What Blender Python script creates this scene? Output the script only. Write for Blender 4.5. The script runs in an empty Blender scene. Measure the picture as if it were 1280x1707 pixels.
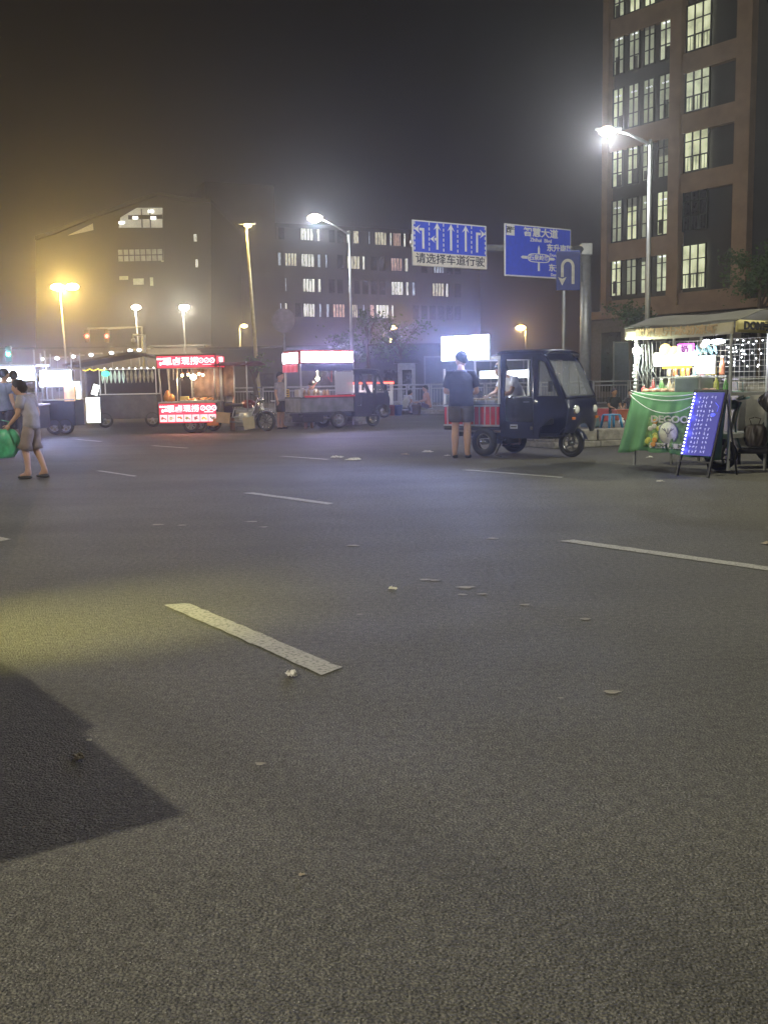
import bpy, bmesh, math, random
from mathutils import Vector, Matrix, Euler
from mathutils.geometry import tessellate_polygon
R = math.radians
random.seed(7)
SC = bpy.context.scene
COL = SC.collection

# ------------------------------------------------------------------ camera
CAM_H, FPX = 1.25, 1650.0
PITCH, ROLL = math.atan(212 / FPX), math.atan(0.018)
cp, sp, cr, sr = math.cos(PITCH), math.sin(PITCH), math.cos(ROLL), math.sin(ROLL)
FWD = Vector((0, cp, -sp)); RGT = Vector((cr, -sr * sp, -sr * cp)); UPV = Vector((sr, cr * sp, cr * cp))
cam_data = bpy.data.cameras.new('camera'); cam = bpy.data.objects.new('camera', cam_data); COL.objects.link(cam)
M = Matrix((RGT, UPV, -FWD)).transposed().to_4x4(); M.translation = Vector((0, 0, CAM_H)); cam.matrix_world = M
cam_data.sensor_fit = 'HORIZONTAL'; cam_data.sensor_width = 36; cam_data.lens = 36 * FPX / 1280
cam_data.clip_start = 0.05; cam_data.clip_end = 2000
SC.camera = cam

def ray(x, y): return FWD + RGT * ((x - 640) / FPX) + UPV * ((853.5 - y) / FPX)
def ground(x, y, z=0.0):
    d = ray(x, y); t = (z - CAM_H) / d.z; return Vector((d.x * t, d.y * t, z))
def atY(x, y, Y):
    d = ray(x, y); t = Y / d.y; return Vector((d.x * t, Y, CAM_H + d.z * t))
def atLine(x, y, p, e):
    """where the ray of a photo pixel meets the upright plane through p along e"""
    d = ray(x, y); n = Vector((-e.y, e.x)); t = (n.x * p.x + n.y * p.y) / (n.x * d.x + n.y * d.y)
    q = Vector((d.x * t, d.y * t, CAM_H + d.z * t)); s = (q.x - p.x) * e.x + (q.y - p.y) * e.y
    return s, q.z

# ------------------------------------------------------------------ world: night sky
W = bpy.data.worlds.new('World'); SC.world = W; W.use_nodes = True
wn = W.node_tree; bg = wn.nodes['Background']
sky = wn.nodes.new('ShaderNodeTexSky'); sky.sky_type = 'NISHITA'; sky.sun_disc = False
sky.sun_elevation = R(-4); sky.sun_rotation = R(200)
mixw = wn.nodes.new('ShaderNodeMixRGB'); mixw.blend_type = 'ADD'; mixw.inputs[0].default_value = 1
mulw = wn.nodes.new('ShaderNodeMixRGB'); mulw.blend_type = 'MULTIPLY'; mulw.inputs[0].default_value = 1
mulw.inputs[2].default_value = (0.004, 0.004, 0.004, 1)
wn.links.new(sky.outputs[0], mulw.inputs[1]); wn.links.new(mulw.outputs[0], mixw.inputs[1])
mixw.inputs[2].default_value = (0.0030, 0.0028, 0.0026, 1)
wn.links.new(mixw.outputs[0], bg.inputs[0]); bg.inputs[1].default_value = 1.0
vs = SC.view_settings; vs.view_transform = 'Standard'; vs.look = 'None'; vs.gamma = 1; vs.exposure = 0.0
SC.cycles.use_denoising = True
SC.cycles.volume_bounces = 0; SC.cycles.max_bounces = 6; SC.cycles.diffuse_bounces = 2; SC.cycles.glossy_bounces = 2
SC.cycles.transparent_max_bounces = 12; SC.cycles.transmission_bounces = 4
SC.cycles.sample_clamp_indirect = 4; SC.cycles.caustics_reflective = False; SC.cycles.caustics_refractive = False
HAZE_DENSITY, HAZE_G = 0.0019, 0.87

# ------------------------------------------------------------------ materials
def nodes(m): m.use_nodes = True; return m.node_tree, m.node_tree.nodes['Principled BSDF']
MATS = {}
def mat(name, col, rough=0.6, metal=0.0, var=0.18, scale=6.0, bump=0.0, bscale=60, spec=0.5, coat=0.0):
    if name in MATS: return MATS[name]
    m = bpy.data.materials.new(name); nt, b = nodes(m); MATS[name] = m
    b.inputs['Roughness'].default_value = rough; b.inputs['Metallic'].default_value = metal
    b.inputs['Specular IOR Level'].default_value = spec; b.inputs['Coat Weight'].default_value = coat
    tc = nt.nodes.new('ShaderNodeTexCoord'); n = nt.nodes.new('ShaderNodeTexNoise')
    n.inputs['Scale'].default_value = scale; n.inputs['Detail'].default_value = 6; nt.links.new(tc.outputs['Object'], n.inputs['Vector'])
    rmp = nt.nodes.new('ShaderNodeValToRGB'); e = rmp.color_ramp.elements
    e[0].position = 0.3; e[1].position = 0.72
    e[0].color = tuple(c * (1 - var) for c in col) + (1,); e[1].color = tuple(min(1, c * (1 + var)) for c in col) + (1,)
    nt.links.new(n.outputs['Fac'], rmp.inputs[0]); nt.links.new(rmp.outputs[0], b.inputs['Base Color'])
    if bump:
        n2 = nt.nodes.new('ShaderNodeTexNoise'); n2.inputs['Scale'].default_value = bscale; n2.inputs['Detail'].default_value = 4
        nt.links.new(tc.outputs['Object'], n2.inputs['Vector'])
        bp = nt.nodes.new('ShaderNodeBump'); bp.inputs['Strength'].default_value = bump; bp.inputs['Distance'].default_value = 0.02
        nt.links.new(n2.outputs['Fac'], bp.inputs['Height']); nt.links.new(bp.outputs[0], b.inputs['Normal'])
    return m
def emit(name, col, strength, sample=True, var=0.0, scale=3.0, stretch=(1, 1, 1)):
    """a surface that gives off light; var adds curtains or tubes behind it"""
    if name in MATS: return MATS[name]
    m = bpy.data.materials.new(name); nt, b = nodes(m); MATS[name] = m
    b.inputs['Base Color'].default_value = tuple(0.5 * c for c in col) + (1,); b.inputs['Roughness'].default_value = 0.4
    b.inputs['Emission Color'].default_value = tuple(col) + (1,); b.inputs['Emission Strength'].default_value = strength
    if var:
        tc = nt.nodes.new('ShaderNodeTexCoord'); mp = nt.nodes.new('ShaderNodeMapping'); mp.inputs['Scale'].default_value = stretch
        n = nt.nodes.new('ShaderNodeTexNoise'); n.inputs['Scale'].default_value = scale; n.inputs['Detail'].default_value = 3
        mr = nt.nodes.new('ShaderNodeMapRange'); mr.inputs[1].default_value = 0.35; mr.inputs[2].default_value = 0.62
        mr.inputs[3].default_value = strength * (1 - var); mr.inputs[4].default_value = strength * (1 + var * 0.5)
        nt.links.new(tc.outputs['Object'], mp.inputs[0]); nt.links.new(mp.outputs[0], n.inputs['Vector'])
        nt.links.new(n.outputs['Fac'], mr.inputs[0]); nt.links.new(mr.outputs[0], b.inputs['Emission Strength'])
    if not sample: m.cycles.emission_sampling = 'NONE'
    return m
def glassmat(name, col=(0.8, 0.85, 0.9), clear=0.8, rough=0.05):
    if name in MATS: return MATS[name]
    m = bpy.data.materials.new(name); m.use_nodes = True; nt = m.node_tree; MATS[name] = m
    for n in list(nt.nodes): nt.nodes.remove(n)
    out = nt.nodes.new('ShaderNodeOutputMaterial'); mx = nt.nodes.new('ShaderNodeMixShader')
    tr = nt.nodes.new('ShaderNodeBsdfTransparent'); pr = nt.nodes.new('ShaderNodeBsdfPrincipled')
    pr.inputs['Base Color'].default_value = tuple(col) + (1,); pr.inputs['Roughness'].default_value = rough
    mx.inputs[0].default_value = 1 - clear
    nt.links.new(tr.outputs[0], mx.inputs[1]); nt.links.new(pr.outputs[0], mx.inputs[2]); nt.links.new(mx.outputs[0], out.inputs[0])
    return m

# ------------------------------------------------------------------ mesh builder
class MB:
    def __init__(s, T=None): s.v = []; s.f = []; s.mi = []; s.T = T or Matrix(); s.smooth = []
    def add(s, vs, fs, m=0, smooth=False, T=None):
        T = s.T @ T if T is not None else s.T
        o = len(s.v); s.v += [tuple(T @ Vector(p)) for p in vs]
        for f in fs: s.f.append([o + i for i in f]); s.mi.append(m); s.smooth.append(smooth)
        return s
    def box(s, c, d, m=0, T=None, rot=None, ch=0.0):
        x, y, z = (q / 2 for q in d); t = Matrix.Translation(c)
        if rot is not None: t = t @ Euler(rot).to_matrix().to_4x4()
        if T is not None: t = T @ t
        if ch <= 0:
            vs = [(a * x, b * y, e * z) for a in (-1, 1) for b in (-1, 1) for e in (-1, 1)]
            fs = [(0, 1, 3, 2), (4, 6, 7, 5), (0, 4, 5, 1), (2, 3, 7, 6), (0, 2, 6, 4), (1, 5, 7, 3)]
            return s.add(vs, fs, m, T=t)
        bm = bmesh.new(); bmesh.ops.create_cube(bm, size=1)
        for v in bm.verts: v.co = Vector((v.co.x * 2 * x, v.co.y * 2 * y, v.co.z * 2 * z))
        bmesh.ops.bevel(bm, geom=bm.edges[:], offset=min(ch, x * .9, y * .9, z * .9), segments=2, affect='EDGES', profile=0.5)
        bm.verts.index_update()
        s.add([v.co[:] for v in bm.verts], [[v.index for v in f.verts] for f in bm.faces], m, T=t); bm.free(); return s
    def tube(s, pts, r, m=0, n=8, T=None, caps=True):
        pts = [Vector(p) for p in pts]; rs = r if isinstance(r, (list, tuple)) else [r] * len(pts)
        vs, fs = [], []; prev = None
        for i, p in enumerate(pts):
            d = (pts[min(i + 1, len(pts) - 1)] - pts[max(i - 1, 0)]).normalized()
            u = (prev - d * prev.dot(d)) if prev is not None else (Vector((0, 0, 1)) if abs(d.z) < .9 else Vector((1, 0, 0))).cross(d)
            u.normalize(); prev = u; w = d.cross(u)
            for k in range(n):
                a = 2 * math.pi * k / n; vs.append(tuple(p + (u * math.cos(a) + w * math.sin(a)) * rs[i]))
        for i in range(len(pts) - 1):
            for k in range(n):
                a, b = i * n + k, i * n + (k + 1) % n; fs.append((a, b, b + n, a + n))
        if caps: fs.append(tuple(range(n))[::-1]); fs.append(tuple((len(pts) - 1) * n + k for k in range(n)))
        return s.add(vs, fs, m, True, T)
    def lathe(s, prof, m=0, n=16, T=None, smooth=True):
        vs, fs = [], []
        for (r, z) in prof:
            for k in range(n):
                a = 2 * math.pi * k / n; vs.append((r * math.cos(a), r * math.sin(a), z))
        for i in range(len(prof) - 1):
            for k in range(n):
                a, b = i * n + k, i * n + (k + 1) % n; fs.append((a, b, b + n, a + n))
        fs.append(tuple(range(n))[::-1]); fs.append(tuple((len(prof) - 1) * n + k for k in range(n)))
        return s.add(vs, fs, m, smooth, T)
    def ball(s, c, r, m=0, n=10, T=None, sq=None):
        rx, ry, rz = (r, r, r) if not isinstance(r, (tuple, list)) else r
        h = n // 2 + 2; vs, fs = [(c[0], c[1], c[2] - rz)], []
        for i in range(1, h):
            t = math.pi * i / h
            for k in range(n):
                a = 2 * math.pi * k / n
                vs.append((c[0] + rx * math.sin(t) * math.cos(a), c[1] + ry * math.sin(t) * math.sin(a), c[2] - rz * math.cos(t)))
        vs.append((c[0], c[1], c[2] + rz)); L = len(vs) - 1
        for k in range(n): fs.append((0, 1 + (k + 1) % n, 1 + k)); fs.append((L, L - n + k, L - n + (k + 1) % n))
        for i in range(h - 2):
            for k in range(n):
                a, b = 1 + i * n + k, 1 + i * n + (k + 1) % n; fs.append((a, b, b + n, a + n))
        return s.add(vs, fs, m, True, T)
    def torus(s, R_, r, m=0, n=28, k=8, T=None, rz=None):
        rz = rz or r; vs, fs = [], []
        for i in range(n):
            a = 2 * math.pi * i / n
            for j in range(k):
                b = 2 * math.pi * j / k; q = R_ + r * math.cos(b); vs.append((q * math.cos(a), q * math.sin(a), rz * math.sin(b)))
        for i in range(n):
            for j in range(k): fs.append((i * k + j, ((i + 1) % n) * k + j, ((i + 1) % n) * k + (j + 1) % k, i * k + (j + 1) % k))
        return s.add(vs, fs, m, True, T)
    def plate(s, outer, holes=(), th=0.03, m=0, T=None):
        """a flat board in local x,z, its outline with holes, thickness along y (0..th)"""
        loops = [[Vector((p[0], p[1], 0)) for p in outer]] + [[Vector((p[0], p[1], 0)) for p in h] for h in holes]
        tris = tessellate_polygon(loops); flat = [p for l in loops for p in l]; n = len(flat)
        vs = [(p.x, 0, p.y) for p in flat] + [(p.x, th, p.y) for p in flat]
        fs = []
        for t in tris:
            a, b, c = (flat[i] for i in t)
            cw = (b - a).cross(c - a).z > 0
            t = tuple(t) if cw else tuple(t)[::-1]
            fs.append(t); fs.append(tuple(i + n for i in t[::-1]))
        o = 0
        for l in loops:
            k = len(l)
            for i in range(k): a, b = o + i, o + (i + 1) % k; fs.append((a, b, b + n, a + n))
            o += k
        return s.add(vs, fs, m, T=T)
    def grid(s, fn, nu, nv, m=0, smooth=True, T=None, th=0.0):
        vs = [fn(i / nu, j / nv) for j in range(nv + 1) for i in range(nu + 1)]; w = nu + 1
        fs = [(j * w + i, j * w + i + 1, (j + 1) * w + i + 1, (j + 1) * w + i) for j in range(nv) for i in range(nu)]
        if th:
            me = [Vector(p) for p in vs]; nn = [Vector((0, 0, 0)) for _ in me]
            for f in fs:
                q = (me[f[1]] - me[f[0]]).cross(me[f[3]] - me[f[0]])
                for i in f: nn[i] += q
            k = len(vs); vs += [tuple(p - q.normalized() * th if q.length > 0 else p) for p, q in zip(me, nn)]
            bk = [tuple(i + k for i in f[::-1]) for f in fs]
            rim = [j * w for j in range(nv + 1)]; e = []
            for j in range(nv): e += [((j + 1) * w, j * w), (j * w + nu, (j + 1) * w + nu)]
            for i in range(nu): e += [(i, i + 1), (nv * w + i + 1, nv * w + i)]
            fs = fs + bk + [(b, a, a + k, b + k) for a, b in e]
        return s.add(vs, fs, m, smooth, T)
    def build(s, name, mats, parent=None, fix=True, **props):
        me = bpy.data.meshes.new(name); me.from_pydata(s.v, [], s.f)
        for m in (mats if isinstance(mats, (list, tuple)) else [mats]): me.materials.append(m)
        me.polygons.foreach_set('material_index', s.mi); me.polygons.foreach_set('use_smooth', s.smooth)
        if fix:
            bm = bmesh.new(); bm.from_mesh(me); bmesh.ops.recalc_face_normals(bm, faces=bm.faces[:]); bm.to_mesh(me); bm.free()
        me.update(); o = bpy.data.objects.new(name, me); COL.objects.link(o)
        if parent is not None: o.parent = parent
        for k, q in props.items(): o[k] = q
        return o
def Tm(loc=(0, 0, 0), rot=(0, 0, 0), sc=None):
    t = Matrix.Translation(loc) @ Euler(rot).to_matrix().to_4x4()
    if sc is not None: t = t @ Matrix.Diagonal((*sc, 1))
    return t
AX = Tm(rot=(R(90), 0, 0))     # a disc whose axis was z gets its axis along y
def thing(name, label, cat, loc=(0, 0, 0), rz=0.0, group=None):
    o = bpy.data.objects.new(name, None); COL.objects.link(o); o.empty_display_size = .2
    o.location = loc; o.rotation_euler = (0, 0, rz); o['label'] = label; o['category'] = cat
    if group: o['group'] = group
    return o
def tag(o, label, cat, group=None, kind=None):
    if label: o['label'] = label
    if cat: o['category'] = cat
    if group: o['group'] = group
    if kind: o['kind'] = kind
    return o
def struct(o): o['kind'] = 'structure'; return o
def copy_thing(src, label, loc, rz):
    kids = [k for k in src.children]
    c = src.copy(); COL.objects.link(c); c.location = loc; c.rotation_euler = (0, 0, rz); c['label'] = label
    for k in kids:
        d = k.copy(); COL.objects.link(d); d.parent = c
        for g in k.children: e = g.copy(); COL.objects.link(e); e.parent = d
    return c
def text(body, size, T, m, parent, name='lettering', bold=0.0, ext=0.004, wide=1.0, align='CENTER'):
    """lettering standing in local x,z, facing -y, centred on T"""
    cu = bpy.data.curves.new('t', 'FONT'); cu.body = body; cu.size = size; cu.align_x = align; cu.align_y = 'CENTER'
    cu.offset = bold; cu.extrude = ext; cu.resolution_u = 3
    o = bpy.data.objects.new('t', cu); COL.objects.link(o); bpy.context.view_layer.update()
    me = bpy.data.meshes.new_from_object(o.evaluated_get(bpy.context.evaluated_depsgraph_get()))
    bpy.data.objects.remove(o); me.name = name
    me.transform(T @ Matrix.Diagonal((wide, 1, 1, 1)) @ Tm(rot=(R(90), 0, 0)))
    me.materials.clear(); me.materials.append(m)
    o = bpy.data.objects.new(name, me); COL.objects.link(o); o.parent = parent
    return o
def lamp(kind, loc, col, power, size=0.1, parent=None, rot=(0, 0, 0), spot=None, blend=.5, sy=None, spread=None):
    l = bpy.data.lights.new('light', kind); l.color = col; l.energy = power
    if kind == 'AREA':
        l.shape = 'RECTANGLE'; l.size = size; l.size_y = sy or size
        if spread: l.spread = spread
    else: l.shadow_soft_size = size
    if kind == 'SPOT': l.spot_size = spot; l.spot_blend = blend
    o = bpy.data.objects.new('light', l); COL.objects.link(o); o.location = loc; o.rotation_euler = rot
    if parent is not None: o.parent = parent
    return o

BLK = mat('black_metal', (.02, .02, .022), .45, .2); STEEL = mat('galvanised_steel', (.42, .43, .42), .45, .6, .12)
CHROME = mat('chrome', (.6, .6, .6), .2, 1.0, .05); RUB = mat('rubber', (.018, .018, .018), .8)
WHT = mat('white_paint', (.75, .75, .74), .5, var=.06); GREYP = mat('grey_paint', (.25, .26, .27), .5)
WOOD = mat('plywood', (.35, .24, .13), .7); REDP = mat('red_paint', (.45, .03, .03), .45); DKBLUE = mat('dark_blue_paint', (.012, .017, .05), .3, coat=.5)
STONE = mat('kerb_stone', (.30, .28, .25), .85, var=.3, scale=9, bump=.6, bscale=30)
GLASS = glassmat('clear_glass', (.35, .37, .42), clear=.76); SMOKE = glassmat('smoked_glass', (.05, .06, .08), .35)
CARD = mat('cardboard', (.38, .26, .15), .8); CLOTHW = mat('white_cotton', (.72, .73, .75), .9)
LEAFS = mat('leaf', (.075, .13, .04), .6, var=.5, scale=3); BARK = mat('bark', (.10, .075, .05), .9, bump=.5)
# ================================================================== lamps over the street (lit lamps of the place; side fill lamps added out of view)
def street_lamp(label, head, pole_xy, top_z, col, power, lens_r=.16, lean=0.0, double=False, polecol=STEEL, base_z=0.0, soft=.12, strength=60, r=.09, em=None):
    """head: world position of the lit lamp; pole_xy: foot of the pole"""
    t = thing('street_lamp', label, 'street lamp', (pole_xy[0], pole_xy[1], base_z), 0, 'street lamps along the roads')
    topx = lean
    pm = MB(); pm.tube([(0, 0, 0), (topx * .5, 0, (top_z - base_z) * .5), (topx, 0, top_z - base_z)], [r, r * .75, r * .5], n=10)
    pm.lathe([(r * 1.9, 0), (r * 1.9, .04), (r * 1.2, .06), (r * 1.15, .5), (r, .52)], n=12)
    pm.build('pole', polecol, t)
    h = Vector(head) - Vector((pole_xy[0], pole_xy[1], base_z)); a0 = Vector((topx, 0, top_z - base_z - .15))
    am = MB(); mid = (a0 + h) / 2 + Vector((0, 0, .12)); am.tube([a0, mid, h + Vector((0, 0, .1))], [r * .5, r * .42, r * .35], n=8); am.build('arm', polecol, t)
    d = (h - a0); d.z = 0; ang = math.atan2(d.y, d.x) if d.length > .05 else 0
    heads = [h] if not double else [h + Vector((-.55, 0, 0)), h + Vector((.55, 0, 0))]
    e = em or emit('lens_%d_%d' % (round(col[0] * 100), round(col[2] * 100)), col, strength, sample=False)
    for q in heads:
        hm = MB(Tm(q, (0, 0, ang)))
        hm.grid(lambda u, v: ((u - .55) * .8, (v - .5) * .3 * (1 - .5 * abs(2 * u - 1) ** 3), .05 + .07 * (1 - (2 * v - 1) ** 2)), 8, 5, th=.01)
        hd = hm.build('lamp_head', GREYP, t)
        lm = MB(Tm(q, (0, 0, ang))); lm.ball((0, 0, 0.0), (lens_r * 1.4, lens_r * .9, lens_r * .7), n=12); lm.build('lens', e, hd)
    lamp('POINT', h - Vector((0, 0, .22)), col, power, soft, t)
    return t
WL = emit('warm_core_lens', (1, .86, .55), 22, False)
WARM, COOL, SOD, YEL = (1.0, .78, .48), (.80, .90, 1.0), (1.0, .52, .14), (1.0, .72, .28)
p = atY(1012, 218, 32); b = atY(1078, 600, 32)
street_lamp('tall street lamp glaring white beside the brown tower, highest lamp of all', p, (b.x, 32), atY(1082, 232, 32).z, (.90, .92, .95), 1500, .2, r=.1, em=WL)
p = atY(525, 363, 48); b = atY(588, 650, 48)
street_lamp('tall street lamp with white glare over the office block, left of the arrow sign', p, (b.x, 48), atY(585, 385, 48).z, (.80, .88, 1.0), 1700, .26, r=.1, em=WL)
p = atY(413, 375, 47); b = atY(433, 650, 47)
street_lamp('slender street lamp with a weak golden light above the dark motor tricycle', p, (b.x, 47), atY(419, 378, 47).z, YEL, 260, .13, lean=-.38, strength=20, polecol=mat('yellowish_galvanised', (.55, .45, .2), .5, .3), r=.11)
p = atY(108, 478, 75); b = atY(115, 650, 75)
street_lamp('broad glaring orange street lamp with two heads at the far left', p, (b.x, 75), atY(109, 482, 75).z, (1.0, .66, .16), 8500, .36, lean=-.25, double=True, strength=90)
p = atY(227, 512, 90); b = atY(236, 650, 90)
street_lamp('left one of two far white street lamps above the gabled tent', p, (b.x, 90), p.z + .1, (1.0, .85, .6), 3400, .3, lean=-.2, polecol=GREYP)
p = atY(307, 512, 92); b = atY(314, 650, 92)
street_lamp('right one of two far white street lamps, over the red lit food cart', p, (b.x, 92), p.z + .1, (1.0, .92, .70), 6500, .34, lean=-.2, polecol=GREYP)
p = atY(407, 543, 105); b = atY(403, 650, 105)
street_lamp('small far yellow street lamp low behind the slender golden one', p, (b.x, 105), p.z, YEL, 1100, .25, strength=25)
p = atY(655, 546, 115); b = atY(641, 650, 115)
street_lamp('upper of two small orange street lamps right of the white food truck', p, (b.x, 115), p.z, (1, .62, .2), 2200, .3, strength=40)
p = atY(651, 567, 140); b = atY(640, 650, 140)
street_lamp('lower of two small orange street lamps right of the white food truck', p, (b.x, 140), p.z, (1, .62, .2), 1800, .3, strength=40)
p = atY(868, 546, 110); b = atY(876, 650, 110)
street_lamp('orange starlike street lamp below the blue direction sign', p, (b.x, 110), p.z, (1, .6, .2), 5500, .38, strength=60, polecol=GREYP)

# the lamp behind the camera that lights the near asphalt
street_lamp('street lamp behind the camera lighting the near asphalt', (-9.0, -3.0, 9.0), (-10.6, -3.4), 9.0, (1.0, .93, .73), 8200, .2, soft=.05)
street_lamp('unseen lamp added outside the right edge to light the middle of the road', (10.5, 14.0, 9.0), (12.0, 14.0), 9.0, (1.0, .97, .72), 3300, .2)  # added out of view to brighten the middle of the road
street_lamp('unseen lamp added outside the left edge to light the carts and road', (-15.5, 17.0, 9.0), (-17.0, 17.0), 9.0, (1.0, .93, .70), 3000, .2)  # unseen fill from the left, added to even out the road light
# ================================================================== ground
def asphalt():
    m = bpy.data.materials.new('asphalt'); nt, b = nodes(m); L = nt.links.new; N = nt.nodes.new
    tc = N('ShaderNodeTexCoord')
    def noise(s, d=5, dist=0): n = N('ShaderNodeTexNoise'); n.inputs['Scale'].default_value = s; n.inputs['Detail'].default_value = d; n.inputs['Distortion'].default_value = dist; L(tc.outputs['Object'], n.inputs['Vector']); return n
    def ramp(src, p0, p1, c0, c1):
        r = N('ShaderNodeValToRGB'); e = r.color_ramp.elements; e[0].position, e[1].position = p0, p1
        e[0].color = (*c0, 1) if isinstance(c0, tuple) else (c0, c0, c0, 1); e[1].color = (*c1, 1) if isinstance(c1, tuple) else (c1, c1, c1, 1)
        L(src, r.inputs[0]); return r
    def mul(a, bb, f=1.0, t='MULTIPLY'): x = N('ShaderNodeMixRGB'); x.blend_type = t; x.inputs[0].default_value = f; L(a, x.inputs[1]); L(bb, x.inputs[2]); return x.outputs[0]
    base = ramp(noise(.35, 8, .6).outputs['Fac'], .3, .7, (.084, .080, .065), (.106, .101, .081))
    fine = ramp(noise(135, 5).outputs['Fac'], .38, .64, .46, 1.55)
    mid = ramp(noise(30, 5).outputs['Fac'], .32, .68, .72, 1.3)
    col = mul(mul(base.outputs[0], fine.outputs[0]), mid.outputs[0])
    v = N('ShaderNodeTexVoronoi'); v.inputs['Scale'].default_value = 120; L(tc.outputs['Object'], v.inputs['Vector'])
    sp = ramp(v.outputs['Distance'], .10, .26, 1.0, 0.0)
    sel = N('ShaderNodeSeparateColor'); L(v.outputs['Color'], sel.inputs[0])
    pick = ramp(sel.outputs[0], .82, .86, 0.0, 1.0)
    msk = mul(sp.outputs[0], pick.outputs[0])
    chip = N('ShaderNodeMixRGB'); L(msk, chip.inputs[0]); L(col, chip.inputs[1]); chip.inputs[2].default_value = (.42, .41, .38, 1)
    # old oil and tyre stains, long streaks along the lanes
    mp = N('ShaderNodeMapping'); mp.inputs['Rotation'].default_value = (0, 0, R(52)); mp.inputs['Scale'].default_value = (.16, 1.3, 1); L(tc.outputs['Object'], mp.inputs[0])
    ns = N('ShaderNodeTexNoise'); ns.inputs['Scale'].default_value = .8; ns.inputs['Detail'].default_value = 4; L(mp.outputs[0], ns.inputs['Vector'])
    st = ramp(ns.outputs['Fac'], .35, .65, .84, 1.08)
    patch = ramp(noise(1.1, 5, .6).outputs['Fac'], .60, .78, 1.0, .9)
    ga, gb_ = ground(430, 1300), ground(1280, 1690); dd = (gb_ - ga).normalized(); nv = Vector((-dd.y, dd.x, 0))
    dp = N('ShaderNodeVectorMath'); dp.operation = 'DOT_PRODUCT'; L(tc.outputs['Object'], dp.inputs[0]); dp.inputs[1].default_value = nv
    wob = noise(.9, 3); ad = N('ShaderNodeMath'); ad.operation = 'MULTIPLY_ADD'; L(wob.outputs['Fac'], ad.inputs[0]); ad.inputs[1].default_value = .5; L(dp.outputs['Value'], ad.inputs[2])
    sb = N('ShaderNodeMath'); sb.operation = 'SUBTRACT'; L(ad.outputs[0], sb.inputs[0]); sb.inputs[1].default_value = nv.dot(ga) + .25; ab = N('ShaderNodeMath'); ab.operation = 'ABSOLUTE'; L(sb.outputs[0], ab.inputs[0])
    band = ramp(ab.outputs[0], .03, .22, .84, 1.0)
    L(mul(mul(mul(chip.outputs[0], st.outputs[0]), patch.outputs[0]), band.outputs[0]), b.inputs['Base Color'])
    rr = ramp(noise(1.7, 4).outputs['Fac'], .3, .7, .72, .80); L(rr.outputs[0], b.inputs['Roughness'])
    b.inputs['Specular IOR Level'].default_value = .35
    bp = N('ShaderNodeBump'); bp.inputs['Strength'].default_value = 1.0; bp.inputs['Distance'].default_value = .005
    hh = N('ShaderNodeMath'); hh.operation = 'ADD'; n3 = noise(260, 3); L(n3.outputs['Fac'], hh.inputs[0])
    inv = N('ShaderNodeMath'); inv.operation = 'MULTIPLY'; inv.inputs[1].default_value = -1.6; L(v.outputs['Distance'], inv.inputs[0]); L(inv.outputs[0], hh.inputs[1])
    L(hh.outputs[0], bp.inputs['Height']); L(bp.outputs[0], b.inputs['Normal'])
    return m
ASPH = asphalt()
m = MB(); m.add([(-320, -60, 0), (320, -60, 0), (320, 420, 0), (-320, 420, 0)], [(0, 1, 2, 3)]); struct(m.build('road', ASPH))

def paintmat():
    m = bpy.data.materials.new('worn_road_paint'); nt, b = nodes(m); L = nt.links.new; N = nt.nodes.new
    tc = N('ShaderNodeTexCoord'); n = N('ShaderNodeTexNoise'); n.inputs['Scale'].default_value = 55; n.inputs['Detail'].default_value = 7; L(tc.outputs['Object'], n.inputs['Vector'])
    r = N('ShaderNodeValToRGB'); e = r.color_ramp.elements; e[0].position = .36; e[1].position = .50; e[0].color = (.15, .145, .13, 1); e[1].color = (.33, .32, .28, 1)
    L(n.outputs['Fac'], r.inputs[0]); L(r.outputs[0], b.inputs['Base Color']); b.inputs['Roughness'].default_value = .75
    bp = N('ShaderNodeBump'); bp.inputs['Strength'].default_value = .5; bp.inputs['Distance'].default_value = .008; L(n.outputs['Fac'], bp.inputs['Height']); L(bp.outputs[0], b.inputs['Normal'])
    return m
PAINT = paintmat()
def dash(a, b, w=.13):
    a, b = Vector(a[:2]), Vector(b[:2]); d = (b - a).normalized(); n = Vector((-d.y, d.x)); rnd = random.Random(int(a.x * 99))
    k = 26; L_ = (b - a).length; lo, hi = [], []
    for i in range(k + 1):
        c = a + d * (L_ * i / k)
        lo.append(c - n * (w / 2 + rnd.uniform(-.006, .006)) + d * (0.05 * (i == 0) * -1 + .05 * (i == k))); hi.append(c + n * (w / 2 + rnd.uniform(-.006, .006)))
    vs = [(*p, .004) for p in lo] + [(*p, .004) for p in hi]
    struct(MB().add(vs, [(i, i + 1, i + k + 2, i + k + 1) for i in range(k)]).build('lane_marking', PAINT))
for (x0, y0, x1, y1, w) in [(297, 1009, 549, 1118, .13), (-30, 893, 6, 901, .13), (415, 822, 549, 840, .12), (947, 902, 1290, 950, .13),
                            (778, 783.5, 935, 796, .12), (470, 760.5, 545, 766, .12), (255, 743, 312, 747, .12), (128, 732.5, 168, 736, .12), (20, 731, 60, 734, .1), (165, 785, 225, 794, .08)]:
    dash(ground(x0, y0), ground(x1, y1), w)

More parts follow.
